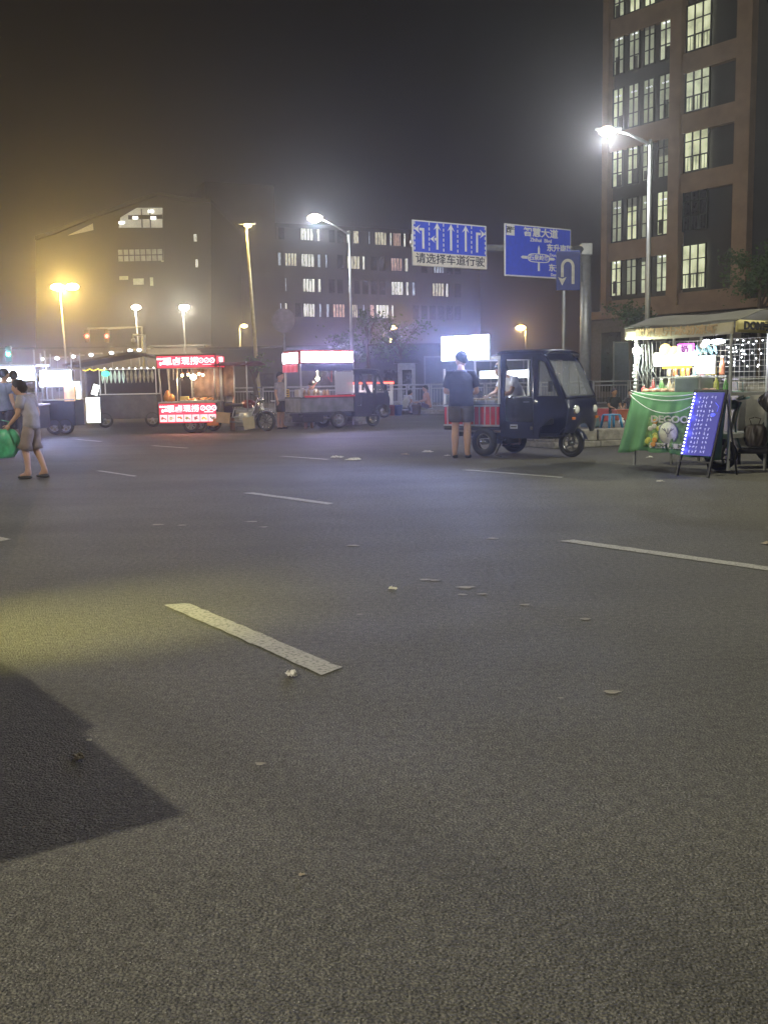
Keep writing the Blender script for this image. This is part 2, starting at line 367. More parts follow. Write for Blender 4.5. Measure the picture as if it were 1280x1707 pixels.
# far pavement with kerb, traffic islands with stone kerbs
PAVE = mat('paving', (.16, .155, .145), .85, var=.25, scale=3, bump=.4)
m = MB()
kp = [(-60, 60), (-14, 46.5), (-6, 43.6), (0, 42.3), (8, 41.3), (40, 39)]
vs = []
for x, y in kp: vs += [(x, y, 0), (x, y, .15), (x + 1, 66, .15)]
m.add(vs, [f for i in range(len(kp) - 1) for f in ((3 * i, 3 * i + 3, 3 * i + 4, 3 * i + 1), (3 * i + 1, 3 * i + 4, 3 * i + 5, 3 * i + 2))]); struct(m.build('pavement', PAVE))
m = MB()
for i in range(len(kp) - 1):
    a, b = Vector(kp[i]), Vector(kp[i + 1]); n = int((b - a).length / 1.0); d = (b - a) / n
    for k in range(n):
        c = a + d * (k + .5) - Vector((0, .09)); m.box((c.x, c.y, .085), (d.length - .02, .16, .17), rot=(0, 0, math.atan2(d.y, d.x)), ch=.02)
struct(m.build('kerb', STONE))
def island(name, pts, h, blk=.95, inner=mat('bare_soil', (.09, .075, .055), .95, var=.4, scale=4, bump=.8, bscale=14)):
    """raised bed: two courses of stone along its outline, soil on top"""
    m = MB(); k = len(pts); rnd = random.Random(5)
    for i in range(k):
        a, b = Vector(pts[i]), Vector(pts[(i + 1) % k]); n = max(1, round((b - a).length / blk)); d = (b - a) / n; ang = math.atan2(d.y, d.x); nn = Vector((-d.y, d.x)).normalized()
        for j in range(n):
            c = a + d * (j + .5)
            m.box((c.x, c.y, .055), (d.length - .015, .26, .11), rot=(0, 0, ang), ch=.015)
            c2 = c + nn * (.06 + rnd.uniform(-.008, .008))
            m.box((c2.x, c2.y, .11 + (h - .11) / 2 + .002), (d.length - .03, .2, h - .11), rot=(0, 0, ang + rnd.uniform(-.01, .01)), ch=.025)
    struct(m.build(name + '_kerb', STONE))
    c = sum((Vector(p) for p in pts), Vector((0, 0))) / k
    m = MB(); q = [c + (Vector(p) - c) * .985 for p in pts]; m.add([(*p, h - .05) for p in q] + [(*p, .01) for p in q], [tuple(range(k))] + [(i, (i + 1) % k, (i + 1) % k + k, i + k) for i in range(k)]); struct(m.build(name, inner))
island('traffic_island', [(3.35, 18.75), (4.9, 19.45), (12.5, 21.5), (12.5, 27), (2.9, 25.5), (2.6, 20)], .33, inner=mat('island_paving', (.14, .125, .10), .9, var=.3, scale=2, bump=.5))
island('planting_strip', [(-5.2, 32.2), (-.9, 31.6), (-.4, 33.4), (-5.0, 34.4)], .33)

# ================================================================== railing along the far pavement
RAILW = mat('weathered_white_rail', (.34, .34, .33), .6)
def railing(label, a, b, h=1.08, z0=.15, group='white guard railings behind the road'):
    a, b = Vector(a), Vector(b); d = b - a; L_ = d.length; t = thing('guard_railing', label, 'railing', (a.x, a.y, z0), math.atan2(d.y, d.x), group)
    r = MB(); r.tube([(0, 0, h), (L_, 0, h)], .035, n=8); r.tube([(0, 0, h - .17), (L_, 0, h - .17)], .026, n=8); r.tube([(0, 0, .14), (L_, 0, .14)], .026, n=8); r.build('rail', RAILW, t)
    n = max(2, round(L_ / .13)); q = MB()
    for i in range(1, n): q.tube([(L_ * i / n, 0, .14), (L_ * i / n, 0, h - .17)], .011, n=5)
    q.build('pickets', RAILW, t)['kind'] = 'stuff'
    for x in (0, L_):
        pm = MB(); pm.box((x, 0, h / 2), (.07, .07, h), ch=.01); pm.box((x, 0, h + .02), (.09, .09, .04), ch=.01); pm.box((x, 0, .02), (.14, .14, .04)); pm.build('post', RAILW, t)
xs = [-9.6, -7.6, -5.4, -3.3, -1.2, 1.15, 2.15, 4.6, 7.0, 9.3, 10.9, 13.4, 16.0]
names = ['at the far left behind the red lit cart', 'behind the counter of the red lit food cart', 'between red lit cart and dark motor tricycle', 'behind the yellow crate', 'behind the white food truck, partly seen',
         'between the two seated vendors of the pavement', 'right of the man in orange', 'left of and behind the dark cab tricycle', 'behind the cab of the dark tricycle', 'just right of the dark cab tricycle',
         'behind the blue plastic stool', 'behind the green draped stall', ]
for i in range(len(xs) - 1):
    railing('white picket railing section ' + names[i], (xs[i] + .05, 44.6 - .06 * xs[i]), (xs[i + 1] - .05, 44.6 - .06 * xs[i + 1]))

# ================================================================== buildings
BRICK = mat('brown_brick', (.36, .25, .17), .85, var=.15, scale=1.2, bump=.3, bscale=20)
BRICKD = mat('dark_cladding', (.045, .042, .042), .6, var=.2, scale=.8); FRAME = mat('window_frame_dark', (.035, .035, .035), .5)
CONC = mat('grey_render', (.10, .09, .08), .85, var=.15, scale=.4); DARKW = mat('dark_glass', (.015, .017, .02), .15, spec=.6)
LIT = [emit('lit_room_%d' % i, c, s, False, .5, 1.1, (1, 1, 1)) for i, (c, s) in enumerate([((.84, .88, .56), .78), ((.80, .86, .60), .58), ((.74, .80, .58), .30), ((.9, .85, .7), .75)])]
INT = emit('bright_tube', (.9, .95, 1), 2.2, False)

# brown tower on the right; its front runs parallel to the lanes
E_ = Vector((.61, -.79)).normalized(); P0 = Vector((14.9, 67.0))
tw = thing('office_tower', 'tall brown brick office tower with lit windows behind the street lamp at right', 'building', (P0.x, P0.y, 0), math.atan2(E_.y, E_.x))
def tx(px, py=300): return atLine(px, py, P0, E_)[0]
TH = 52
ytop = 0; s_r = tx(1254); s_l = 0
zt = lambda px, py: atLine(px, py, P0, E_)[1]
s_end = 26
# storeys: heights read from the window tops and sills of the right-hand column
rnd = random.Random(3)
wz = [(zt(1158, a), zt(1158, b)) for a, b in ((0, 84), (105, 188), (207, 284), (310, 388), (409, 481))]
pitch = (wz[0][1] - wz[4][1]) / 4; hwin = wz[2][0] - wz[2][1]
sill = [wz[4][1] + pitch * i for i in range(-0, 9)]
gx = [(tx(1021), tx(1039)), (tx(1046), tx(1064.5)), (tx(1070.5), tx(1089.5)), (tx(1096.5), tx(1117))]
rx = (tx(1140), tx(1181)); dk = (tx(1181), tx(1228)); pierR = (tx(1228), tx(1253))
base_z = sill[0] - 1.2
# main mass: dark cladding, set back, with proud brick piers and bands butted on it
m = MB(); m.box((s_end / 2, 9.2, TH / 2), (s_end, 18, TH)); m.build('wall', BRICKD, tw)
m = MB()
for a, b in ((-.02, gx[0][0] - .12), (gx[3][1] + .1, rx[0] - .1), pierR):
    m = MB(); m.box(((a + b) / 2, -.1, (TH + base_z) / 2), (b - a, .6, TH - base_z)); m.build('brick_pier', BRICK, tw)
m = MB(); a, b = gx[0][0] - .12, gx[3][1] + .1
for i in (0, 1, 3, 5, 7): m = MB(); m.box(((a + b) / 2, -.02, sill[i] + (-.62 if i else -.75)), (b - a, .36, 1.15 if i else 1.0)); m.build('brick_band', BRICK, tw)
a, b = rx[0] - .1, pierR[0]
for i in (0, 2, 3, 4, 6): m = MB(); m.box(((a + b) / 2, -.02, sill[i] - .62 - (.1 if not i else 0)), (b - a, .36, 1.1)); m.build('brick_band', BRICK, tw)
m = MB(); m.box((9.5, -.35, base_z + .0), (21, 1.2, .5)); m.build('podium_ledge', BRICK, tw)
m = MB(); m.box((9.5, -.12, base_z / 2 - .125), (21, .5, base_z - .25)); m.build('podium_wall', mat('podium_render', (.17, .15, .13), .85), tw)
m = MB()
for k in range(7): m = MB(); m.box((.9 + k * 2.6, -.39, base_z * .45), (1.6, .05, base_z * .7)); m.build('podium_glazing', DARKW, tw)
def tower_window(x0, x1, z0, z1, cols, rws, lit, rail=False):
    fr = MB(); w = .07; y = -.06
    fr.box(((x0 + x1) / 2, y, z0 + w / 2), (x1 - x0, .1, w)); fr.box(((x0 + x1) / 2, y, z1 - w / 2), (x1 - x0, .1, w))
    for k in range(cols + 1): fr.box((x0 + w / 2 + (x1 - x0 - w) * k / cols, y + .004, (z0 + z1) / 2), (w, .1, z1 - z0 - 2 * w - .006))
    for k in range(1, rws): fr.box(((x0 + x1) / 2, y - .003, z0 + (z1 - z0) * k / rws), (x1 - x0 - 2 * w, .08, w * .8))
    if rail:
        for k in range(9): fr.box((x0 + (x1 - x0) * (k + .5) / 9, y - .0, z0 + .5), (.02, .03, .8))
        fr.box(((x0 + x1) / 2, y, z0 + .92), (x1 - x0 - .2, .04, .05))
    f = fr.build('window', FRAME, tw)
    g = MB(); g.box(((x0 + x1) / 2, -.012, (z0 + z1) / 2), (x1 - x0 - .02, .02, z1 - z0 - .02)); g.build('pane', lit if lit else DARKW, f)
    if lit and not rail:
        q_ = rnd.random()
        if q_ < .35: hb = (z1 - z0) * rnd.uniform(.15, .5); g = MB(); g.box(((x0 + x1) / 2, -.028, z1 - .06 - hb / 2), (x1 - x0 - .06, .006, hb)); g.build('blind', mat('roller_blind', (.30, .30, .24), .8), f)
        if q_ > .55: g = MB(); g.box((x0 + (x1 - x0) * rnd.uniform(.3, .7), -.027, z0 + .25 + rnd.uniform(0, .4)), ((x1 - x0) * .4, .006, .5 + rnd.uniform(0, .6))); g.build('furniture_shape', mat('room_furniture', (.10, .10, .08), .8), f)
        if q_ > .3: g = MB(); g.box(((x0 + x1) / 2, -.026, z1 - .5), ((x1 - x0) * .5, .006, .06)); g.build('tube_light', INT, f)
    return f
rnd = random.Random(3)
for i in range(0, 8):
    z0 = sill[i]; z1 = z0 + hwin
    for j, (a, b) in enumerate(gx):
        l = LIT[rnd.choice([0, 0, 1, 1, 2])]
        if i in (2, 3) and j > 1: l = LIT[2]
        if i == 7: l = LIT[1] if j < 3 else None
        tower_window(a, b, z0, z1, 2, 3, l)
    tower_window(rx[0], rx[1], z0, z1, 3, 3, None if i == 1 else LIT[0 if i != 3 else 1], rail=True)
m = MB(); m.box((tx(1157), -.1, sill[1] + 2.4), (.16, .03, .06)); m.build('exit_light', emit('green_glow', (.1, .9, .4), 2, False), tw)
m = MB(); m.box((pierR[1] + 3.3, -.02, sill[2] + .3), (.3, .05, 1.4)); m.build('dim_slit_window', LIT[2], tw)

# long office block in the middle distance
Pb = atY(355, 600, 150); Eb = Vector((.915, .40)).normalized(); Pb = Vector((Pb.x, 150))
ob = thing('office_block', 'long dim office block with rows of curtained lit windows behind the arrow sign', 'building', (Pb.x, Pb.y, 0), math.atan2(Eb.y, Eb.x))
bx = lambda px, py=450: atLine(px, py, Pb, Eb)
ztop = bx(352, 303)[1]; bl = bx(800)[0]
m = MB(); m.box((bl / 2, 15, ztop / 2 - 3), (bl, 30, ztop - 6)); m.build('wall', CONC, ob)
m = MB(); m.box((5, 15.3, ztop / 2), (10.6, 31.2, ztop)); m.build('stair_tower', CONC, ob)
m = MB(); m.box((bl / 2 + 5.2, 15, ztop - 5.7), (bl - 10.4, 30.4, .6)); m.build('parapet', BRICKD, ob)
WB = [emit('curtained_%d' % i, c, s, False, .95, 2.2, (2.2, 1, .5)) for i, (c, s) in enumerate([((.95, .97, .85), 1.1), ((1, .95, .7), .65), ((.72, .82, .9), .5), ((1, .7, .55), .55)])]
rowsY = lambda r, px: (389 + (px - 500) * .062, 432 + (px - 480) * .048, 474 + (px - 480) * .035, 516 + (px - 480) * .02)[r]
wins = {0: [(500, 522, 0), (527, 533, 0), (577, 584, 0), (588, 598, 1), (613, 617, 2), (624, 644, 1), (649, 653, 0), (655, 668, 3), (672, 676, 0), (684, 690, 0)],
        1: [(427, 444, 0), (448, 456, 2), (462, 469, 2), (474, 495, 1), (501, 524, 0), (528, 535, 2), (541, 546, 2), (577, 600, 1), (603, 608, 0), (651, 670, 3), (674, 680, 0), (722, 740, 2)],
        2: [(396, 400, 1), (428, 432, 2), (474, 478, 2), (504, 525, 0), (529, 535, 0), (580, 586, 0), (652, 672, 0), (676, 681, 0), (686, 692, 2), (720, 740, 1), (742, 747, 0)],
        3: [(388, 395, 1), (399, 420, 1), (429, 446, 2), (466, 470, 2), (474, 479, 0), (505, 525, 0), (531, 536, 2), (543, 549, 2), (554, 575, 3), (583, 596, 1), (604, 608, 2), (616, 624, 3), (626, 648, 0), (652, 656, 0)]}
for r, lst in wins.items():
    used = []
    for x0, x1, k in lst:
        yc = rowsY(r, (x0 + x1) / 2); a, z1 = bx(x0, yc - 11.5); b, z0 = bx(x1, yc + 11.5); used.append((x0, x1))
        f = MB(); y = -.07
        for q in (a, b): f.box((q, y, (z0 + z1) / 2), (.14, .14, z1 - z0 + .14))
        for q in (z0, z1): f.box(((a + b) / 2, y, q), (b - a - .15, .14, .14))
        if x1 - x0 > 12:
            for w in (1, 2, 3): f.box((a + (b - a) * w / 4, y, (z0 + z1) / 2), (.1, .1, z1 - z0 - .15))
        f = f.build('window', FRAME, ob); g = MB(); g.box(((a + b) / 2, -.02, (z0 + z1) / 2), (b - a - .1, .04, z1 - z0 - .1)); g.build('pane', WB[k], f)
    # unlit windows fill the gaps of the row
    px = 380
    while px < 770:
        if not any(px < q1 + 3 and px + 10 > q0 - 3 for q0, q1 in used) and rnd.random() < .8:
            yc = rowsY(r, px + 5); a, z1 = bx(px, yc - 11.5); b, z0 = bx(px + 10, yc + 11.5)
            f = MB(); f.box(((a + b) / 2, -.02, (z0 + z1) / 2), (b - a, .04, z1 - z0)); f.build('window', DARKW, ob)
        px += 14

# left building with a sloping roof and a lit stairwell gable
Yg = 125
def gp(x, y): q = atY(x, y, Yg); return (q.x, q.z)
gb = thing('gabled_building', 'dim building with sloping roofline and lit triangular gable window at left', 'building', (0, Yg, 0))
out = [gp(60, 650), gp(60, 400), gp(92, 390), gp(150, 366), gp(232, 337), gp(262, 326), gp(300, 334), gp(352, 338), gp(352, 650)]
m = MB(); m.plate(out, [], 30, 0); m.build('wall', mat('dark_render', (.06, .055, .048), .85), gb)
m = MB(); o2 = [gp(60, 400), gp(92, 390), gp(150, 366), gp(232, 337), gp(262, 326), gp(300, 334), gp(352, 338)]
for i in range(len(o2) - 1): a, b = o2[i], o2[i + 1]; m.plate([(a[0], a[1] + .02), (b[0], b[1] + .02), (b[0], b[1] + .45), (a[0], a[1] + .45)], [], 30.4, 0, T=Tm((0, -.3, 0)))
m.build('roof_edge', BRICKD, gb)
GBL = emit('stairwell_light', (.9, .88, .72), .42, False, .4, .5)
m = MB(); m.plate([gp(228, 346), gp(271, 346), gp(271, 379), gp(198, 379), gp(201, 362)], [], .1, 0, T=Tm((0, -.06, 0))); g = m.build('window', GBL, gb)
m = MB(); m.plate([gp(113, 392), gp(155, 372), gp(156, 383), gp(120, 391)], [], .1, 0, T=Tm((0, -.06, 0))); m.build('window', emit('dim_stairwell', (.9, .85, .6), .22, False), gb)
m = MB()
for x, y in ((252, 352), (226, 363), (256, 363), (203, 371)): q = gp(x, y); m.box((q[0], -.12, q[1]), (.65, .1, .28))
m.build('tube_light', emit('stair_tube', (1, 1, .92), 5, False), g)
m = MB()
for x in (236, 250): a = gp(x, 348); b = gp(x, 379); m.box((a[0], -.1, (a[1] + b[1]) / 2), (.14, .06, a[1] - b[1]))
a = gp(214, 362); b = gp(271, 362); m.box(((a[0] + b[0]) / 2, -.105, a[1]), (b[0] - a[0], .06, .5)); m.build('frame', BRICKD, g)
a = gp(196, 416); b = gp(272, 434)
m = MB(); m.box(((a[0] + b[0]) / 2, -.03, (a[1] + b[1]) / 2), (b[0] - a[0], .06, a[1] - b[1])); g = m.build('window', emit('dim_ribbon', (.75, .8, .7), .16, False, .8, 1.5), gb)
m = MB()
for k in range(9): m.box((a[0] + (b[0] - a[0]) * k / 8, -.08, (a[1] + b[1]) / 2), (.12, .06, a[1] - b[1]))
m.box(((a[0] + b[0]) / 2, -.082, (a[1] + b[1]) / 2), (b[0] - a[0], .05, .12)); m.build('frame', BRICKD, g)
for x0, x1, y0, y1 in ((323, 328, 390, 402), (326, 330, 432, 445), (268, 273, 418, 436), (250, 256, 462, 476), (222, 240, 464, 474), (199, 214, 460, 466)):
    a = gp(x0, y0); b = gp(x1, y1); m = MB(); m.box(((a[0] + b[0]) / 2, -.03, (a[1] + b[1]) / 2), (b[0] - a[0], .06, a[1] - b[1])); m.build('window', WB[0] if x0 > 300 else LIT[2], gb)

# low things behind the railing
def low_building(label, x0, x1, Y, h, d=6, name='low_building', m_=None, cat='building', door=None):
    t = thing(name, label, cat, ((x0 + x1) / 2, Y, 0)); w = x1 - x0
    m = MB(); m.box((0, d / 2, h / 2), (w, d, h)); m.build('wall', m_ or CONC, t)
    m = MB(); m.box((0, d / 2, h + .1), (w + .5, d + .5, .2), ch=.03); m.build('roof', BRICKD, t)
    if door:
        for c, dw, z0, z1 in door: m = MB(); m.box((c - (x0 + x1) / 2, -.03, (z0 + z1) / 2), (dw, .06, z1 - z0)); m.build('door' if z0 < .2 else 'window', DARKW, t)
    return t
a = atY(664, 605, 58); b = atY(692, 605, 58)
low_building('small pale gatehouse with flat roof behind the railing, right of the food truck', a.x, b.x, 58, a.z, 2.5, 'gatehouse', mat('pale_render', (.32, .32, .30), .8), door=[((a.x + b.x) / 2 + .0, .55, .15, 2.1)])
low_building('long dark low shed under the office block', -14, 5.3, 78, 4.2, 8, 'shed', BRICKD, door=[(-9, 1.2, .1, 2.3), (-4, 1.6, 1, 2.4), (1, 1.6, 1, 2.4)])
def hoarding(label, x0, x1, Y, h):
    t = thing('site_hoarding', label, 'hoarding', (x0, Y, .15)); n = max(1, round((x1 - x0) / 2)); w = (x1 - x0) / n
    m = MB()
    for k in range(n): m.box((w * (k + .5), 0, h / 2), (w - .04, .05, h)); 
    m.build('panel', mat('blue_grey_sheet', (.10, .12, .15), .6), t)
    m = MB()
    for k in range(n + 1): m.box((w * k, -.04, h / 2 + .04), (.08, .08, h + .08))
    m.box((w * n / 2, -.05, h + .02), (w * n, .06, .08)); m.build('frame', GREYP, t)
hoarding('blue grey hoarding behind the railing, left of the blue road signs', 2.6, 10.5, 60, 2.7)
hoarding('blue grey hoarding behind the railing near the plastic stool', 13, 27, 56, 3.2)
low_building('long dim low building at the far left behind the street lamps', -44, -17, 96, 5.2, 9, 'low_building', CONC, door=[(-40 + 3.2 * k, 1.8, 1.2, 3.2) for k in range(7)])

# ================================================================== road signs
BLUE = mat('sign_blue', (.022, .075, .80), .55, var=.08); WSIGN = mat('sign_white', (.88, .88, .88), .6, var=.05); CREAM = mat('sign_cream', (.78, .74, .60), .6, var=.08); SBLK = mat('sign_black', (.03, .03, .035), .6)
SG, SE = Vector((9.0, 44.9)), Vector((.845, .535))
gn = thing('sign_gantry', 'grey cantilever gantry post carrying two blue overhead signs', 'road sign', (9.25, 45.4, .15))
m = MB(); m.tube([(0, 0, 0), (0, 0, 7.15)], [.27, .23], n=14); m.box((0, 0, .05), (.8, .8, .1)); m.box((0, -.02, 6.95), (.5, .55, .55), ch=.05)
for k in range(8): m.box((.24 * math.cos(k), .24 * math.sin(k), .14), (.05, .05, .12))
m.build('post', STEEL, gn)
_a = atLine(800, 411, SG, SE); _b = atLine(690, 402, SG, SE); q = Vector((*(SG + SE * _a[0] + Vector((-.1, .2))), _a[1])) - Vector((9.25, 45.4, .15)); q2 = Vector((*(SG + SE * _b[0] + Vector((-.1, .2))), _b[1])) - Vector((9.25, 45.4, .15))
m = MB(); m.tube([(0, 0, 6.95), tuple(q), tuple(q2)], [.16, .13, .1], n=12); m.tube([(0, 0, 6.2), (-1.2, -.75, 6.82)], .05); m.build('arm', STEEL, gn)
SG, SE = Vector((9.0, 44.9)), Vector((.845, .535))
def board(label, px, Y, face, border, name='direction_sign', group=None):
    """px: left, top-left y, right, top-right y, bottom-left y; the boards hang along the gantry arm"""
    l, ty, r_, ty2, by = px; a, b, c = atLine(l, ty, SG, SE), atLine(r_, ty2, SG, SE), atLine(l, by, SG, SE)
    w = b[0] - a[0]; h = a[1] - c[1]; sag = (b[1] - a[1]) * .4; mid_ = SG + SE * (a[0] + b[0]) / 2
    t = thing(name, label, 'road sign', (mid_.x, mid_.y, (a[1] + c[1]) / 2 + (b[1] - a[1]) / 2), math.atan2(SE.y, SE.x), group)
    sh = Tm(rot=(0, -math.atan2(sag, w), 0))
    m = MB(sh); m.box((0, .03, 0), (w, .05, h), 0, ch=.02); m.build('border', border, t)
    m = MB(sh); m.box((0, 0, 0), (w - .12, .02, h - .12), 0); m.build('face', face, t)
    m = MB(sh)
    for z in (-h * .3, h * .3): m.box((0, .09, z), (w * .9, .06, .08))
    for x in (-w * .25, w * .25): m.box((x, .14, 0), (.08, .04, h * .9))
    m.build('bracket', STEEL, t)
    return t, sh, w, h
def arrow(mb, x, z, h, kind, w=.085):
    """lane arrows, flat in x,z"""
    T = Tm((x, -.016, z))
    def head(cx, cz, dx, dz, s=.17):
        p = Vector((cx, cz)); d = Vector((dx, dz)); n = Vector((-dz, dx))
        pts = [p + d * s * 1.15, p - d * s * .55 + n * s * 1.05, p - d * .0 + n * s * .35, p - n * s * .35, p - d * s * .55 - n * s * 1.05]
        mb.plate([tuple(q) for q in pts], [], .008, 0, T=T)
    def bar(x0, z0, x1, z1): mb.box(((x0 + x1) / 2, .005, (z0 + z1) / 2), (abs(x1 - x0) + w * (z0 == z1) * 0 + (w if x0 == x1 else 0), .0085, abs(z1 - z0) + (w if z0 == z1 else 0)), T=T)
    if kind == 'S': bar(0, -h / 2, 0, h * .38); head(0, h * .38, 0, 1)
    if kind == 'L': bar(.14, -h / 2, .14, h * .28); bar(-.05, h * .28, .14 + w / 2, h * .28); head(-.09, h * .28, -1, 0)
    if kind == 'R': bar(-.14, -h / 2, -.14, h * .28); bar(-.14 - w / 2, h * .28, .05, h * .28); head(.09, h * .28, 1, 0)
    if kind == 'LS': bar(.08, -h / 2, .08, h * .38); head(.08, h * .38, 0, 1); bar(-.06, -h * .08, .08, -h * .08); head(-.1, -h * .08, -1, 0, .14)
t, sh, w, h = board('blue overhead sign with five white lane arrows above a cream panel of black characters', (687, 365, 811, 376, 442), 45.6, BLUE, WSIGN, 'lane_sign')
m = MB(sh); m.box((0, -.004, -h / 2 + h * .155), (w - .02, .035, h * .30), ch=.01); m.build('cream_panel', CREAM, t)
text('请选择车道行驶', .42, sh @ Tm((0, -.025, -h / 2 + h * .155)), SBLK, t, bold=.005, wide=1.18)
zc = h * .15
for k, kd in enumerate(('L', 'LS', 'S', 'S', 'R')): m = MB(sh); arrow(m, -w * .40 + w * .2 * k + (.02 if kd == 'S' else 0), zc, h * .54, kd, .10); m.build('lane_arrow', WSIGN, t)
m = MB(sh)
for k in range(6):
    for j in range(6): m.box((-w * .475 + w * .19 * k, -.014, zc - h * .27 + h * .11 * j), (.045, .008, h * .065))
m.build('lane_lines', WSIGN, t)
t, sh, w, h = board('blue overhead direction sign with white crossroads diagram and road names', (841, 371, 952, 382, 459), 45.6, BLUE, WSIGN)
text('智慧大道', .39, sh @ Tm((w * .03, -.02, h * .36)), WSIGN, t, bold=.010, wide=1.25)
text('Zhihui  Blvd', .21, sh @ Tm((w * .03, -.02, h * .225)), WSIGN, t, bold=.004, wide=1.2)
text('东升南路', .33, sh @ Tm((w * .32, -.02, h * .09)), WSIGN, t, bold=.010, wide=1.15)
text('Dongsheng', .18, sh @ Tm((w * .29, -.02, -h * .045)), WSIGN, t, bold=.003, wide=1.2)
text('东升路', .33, sh @ Tm((w * .30, -.02, -h * .30)), WSIGN, t, bold=.010, wide=1.15)
text('Dongsheng', .18, sh @ Tm((w * .29, -.02, -h * .43)), WSIGN, t, bold=.005)
m = MB(sh)
T = Tm((0, -.016, -h * .12)); m.plate([(-.055, -h * .25), (.055, -h * .25), (.055, h * .19), (.0, h * .25), (-.055, h * .19)], [], .008, T=T)
m.plate([(-w * .27, 0), (-w * .245, .06), (-w * .17, .06), (-w * .17, -.06), (-w * .245, -.06)], [], .008, T=T); m.plate([(w * .25, 0), (w * .225, .06), (w * .13, .06), (w * .13, -.06), (w * .225, -.06)], [], .008, T=T)
def oval(a, b, n=20, r=.17): return [(a * (1 if math.cos(t_) > 0 else -1) * min(1, abs(math.cos(t_)) ** .5), b * (1 if math.sin(t_) > 0 else -1) * min(1, abs(math.sin(t_)) ** .6)) for t_ in [2 * math.pi * (i + .5) / n for i in range(n)]]
m.plate(oval(w * .165, .19), [oval(w * .15, .155)], .008, T=Tm((0, -.024, -h * .12)))
m.build('road_diagram', WSIGN, t)
m = MB(sh); m.plate(oval(w * .15, .155), [], .008, T=Tm((0, -.022, -h * .12))); m.build('name_plate', BLUE, t)
text('石泉岭路', .25, sh @ Tm((0, -.028, -h * .12)), WSIGN, t, bold=.006, wide=1.15)
m = MB(sh); m.box((-w * .5 + .30, -.014, h * .5 - .27), (.44, .012, .42)); m.build('corner_plate', WSIGN, t)
text('西', .28, sh @ Tm((-w * .5 + .2, -.026, h * .5 - .27)), SBLK, t, bold=.008); text('出口', .13, sh @ Tm((-w * .5 + .41, -.026, h * .5 - .2)), SBLK, t, bold=.003)
# U-turn sign nearer
a, b, c = atY(927, 418, 32), atY(967, 420, 32), atY(927, 484, 32); w = b.x - a.x; h = a.z - c.z
t = thing('turning_sign', 'dark blue U-turn sign on a slim post in front of the direction sign', 'road sign', ((a.x + b.x) / 2, 32, 0))
zc = (a.z + c.z) / 2; NAVY = mat('sign_navy', (.03, .05, .28), .6)  # flat navy, darker than the gantry boards
m = MB(); m.tube([(-.12, .08, 0), (-.12, .08, zc + .3)], .045, n=10); m.box((-.12, .08, .02), (.25, .25, .04)); m.build('post', STEEL, t)
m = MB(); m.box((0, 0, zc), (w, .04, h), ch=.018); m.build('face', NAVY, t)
m = MB(); pts = []
GREYSIGN = mat('sign_grey_white', (.6, .6, .58), .6)
for k in range(13):
    an = math.pi * k / 12; pts.append((-.02 + .17 * math.cos(an), .12 + .2 * math.sin(an)))
path = [(.15, -.42)] + pts + [(-.19, -.2)]
vs = []; 
for i, p_ in enumerate(path):
    p_ = Vector(p_); d = (Vector(path[min(i + 1, len(path) - 1)]) - Vector(path[max(0, i - 1)])).normalized(); n = Vector((-d.y, d.x)) * .045; vs += [(p_ - n), (p_ + n)]
k = len(path); m.add([(v.x, -.026, zc + v.y) for v in vs] + [(v.x, -.03, zc + v.y) for v in vs], [(2 * i + 2 * k, 2 * i + 1 + 2 * k, 2 * i + 3 + 2 * k, 2 * i + 2 + 2 * k) for i in range(k - 1)])
m.plate([(-.19, -.46), (-.32, -.2), (-.19, -.25), (-.06, -.2)], [], .005, T=Tm((0, -.031, zc))); m.build('arrow', GREYSIGN, t)
# bracket of cables on the gantry post
m = MB(); 
for k in range(9): m.tube([(-.25, -.2, 6.9 - .09 * k), (-.42 - .05 * (k % 3), -.32, 6.6 - .09 * k), (-.2, -.26, 6.3 - .1 * k)], .022, n=5)
m.build('cable_bundle', STEEL, gn)
# round sign seen from behind
a = atY(473, 534, 36)
t = thing('round_sign', 'round traffic sign seen from behind on its post above the white food truck', 'road sign', (a.x, 36, 0)); rr = 19.5 / FPX * 36
m = MB(Tm((0, 0, a.z))); m.lathe([(rr, 0), (rr, .015), (rr * .97, .02)], n=32, T=AX); m.box((0, .06, rr * .3), (rr * 1.5, .05, .05)); m.box((0, .06, -rr * .3), (rr * 1.5, .05, .05)); m.build('disc', mat('dull_sign_back', (.20, .17, .18), .7), t)
m = MB(); m.tube([(0, .1, 0), (0, .1, a.z + rr * .6)], .05, n=10); m.build('post', mat('dull_post', (.2, .2, .23), .6), t)

# ================================================================== traffic signals and far fixtures
def signal(label, px, py, Y, col, arm_to=None):
    a = atY(px, py, Y); t = thing('traffic_light', label, 'traffic light', (a.x, Y, 0), 0, 'traffic lights at the crossing')
    m = MB(); m.box((0, .1, a.z), (.4, .22, 1.1), ch=.04); m.build('housing', BLK, t)
    m = MB(); m.ball((0, -.03, a.z), (.16, .05, .16)); m.build('lens', emit('signal_%s' % col[0], col[1], 14, False), t)
    ax = arm_to if arm_to else .0
    m = MB(); m.tube([(ax, .3, 0), (ax, .3, a.z + .7), (0, .3, a.z + .65)] if arm_to else [(0, .3, 0), (0, .3, a.z + .6)], .08, n=8); m.build('pole', GREYP, t)
    lamp('POINT', (0, -.3, a.z), col[1], 25 if col[0] == 'r' else 90, .15, t)
signal('green traffic light at the far left edge', 14, 590, 70, ('g', (.1, 1, .75)))
signal('left red traffic light on its arm under the orange street lamp', 145, 560, 85, ('r', (1, .06, .04)), 4.6)
signal('right red traffic light on its arm under the orange street lamp', 178, 560, 85, ('r', (1, .06, .04)), 2.9)
a = atY(241, 558, 70); b = atY(222, 561, 70)
t = thing('camera_pole', 'grey bent pole with a hanging traffic camera above the gabled tent', 'pole', (a.x, 70, 0))
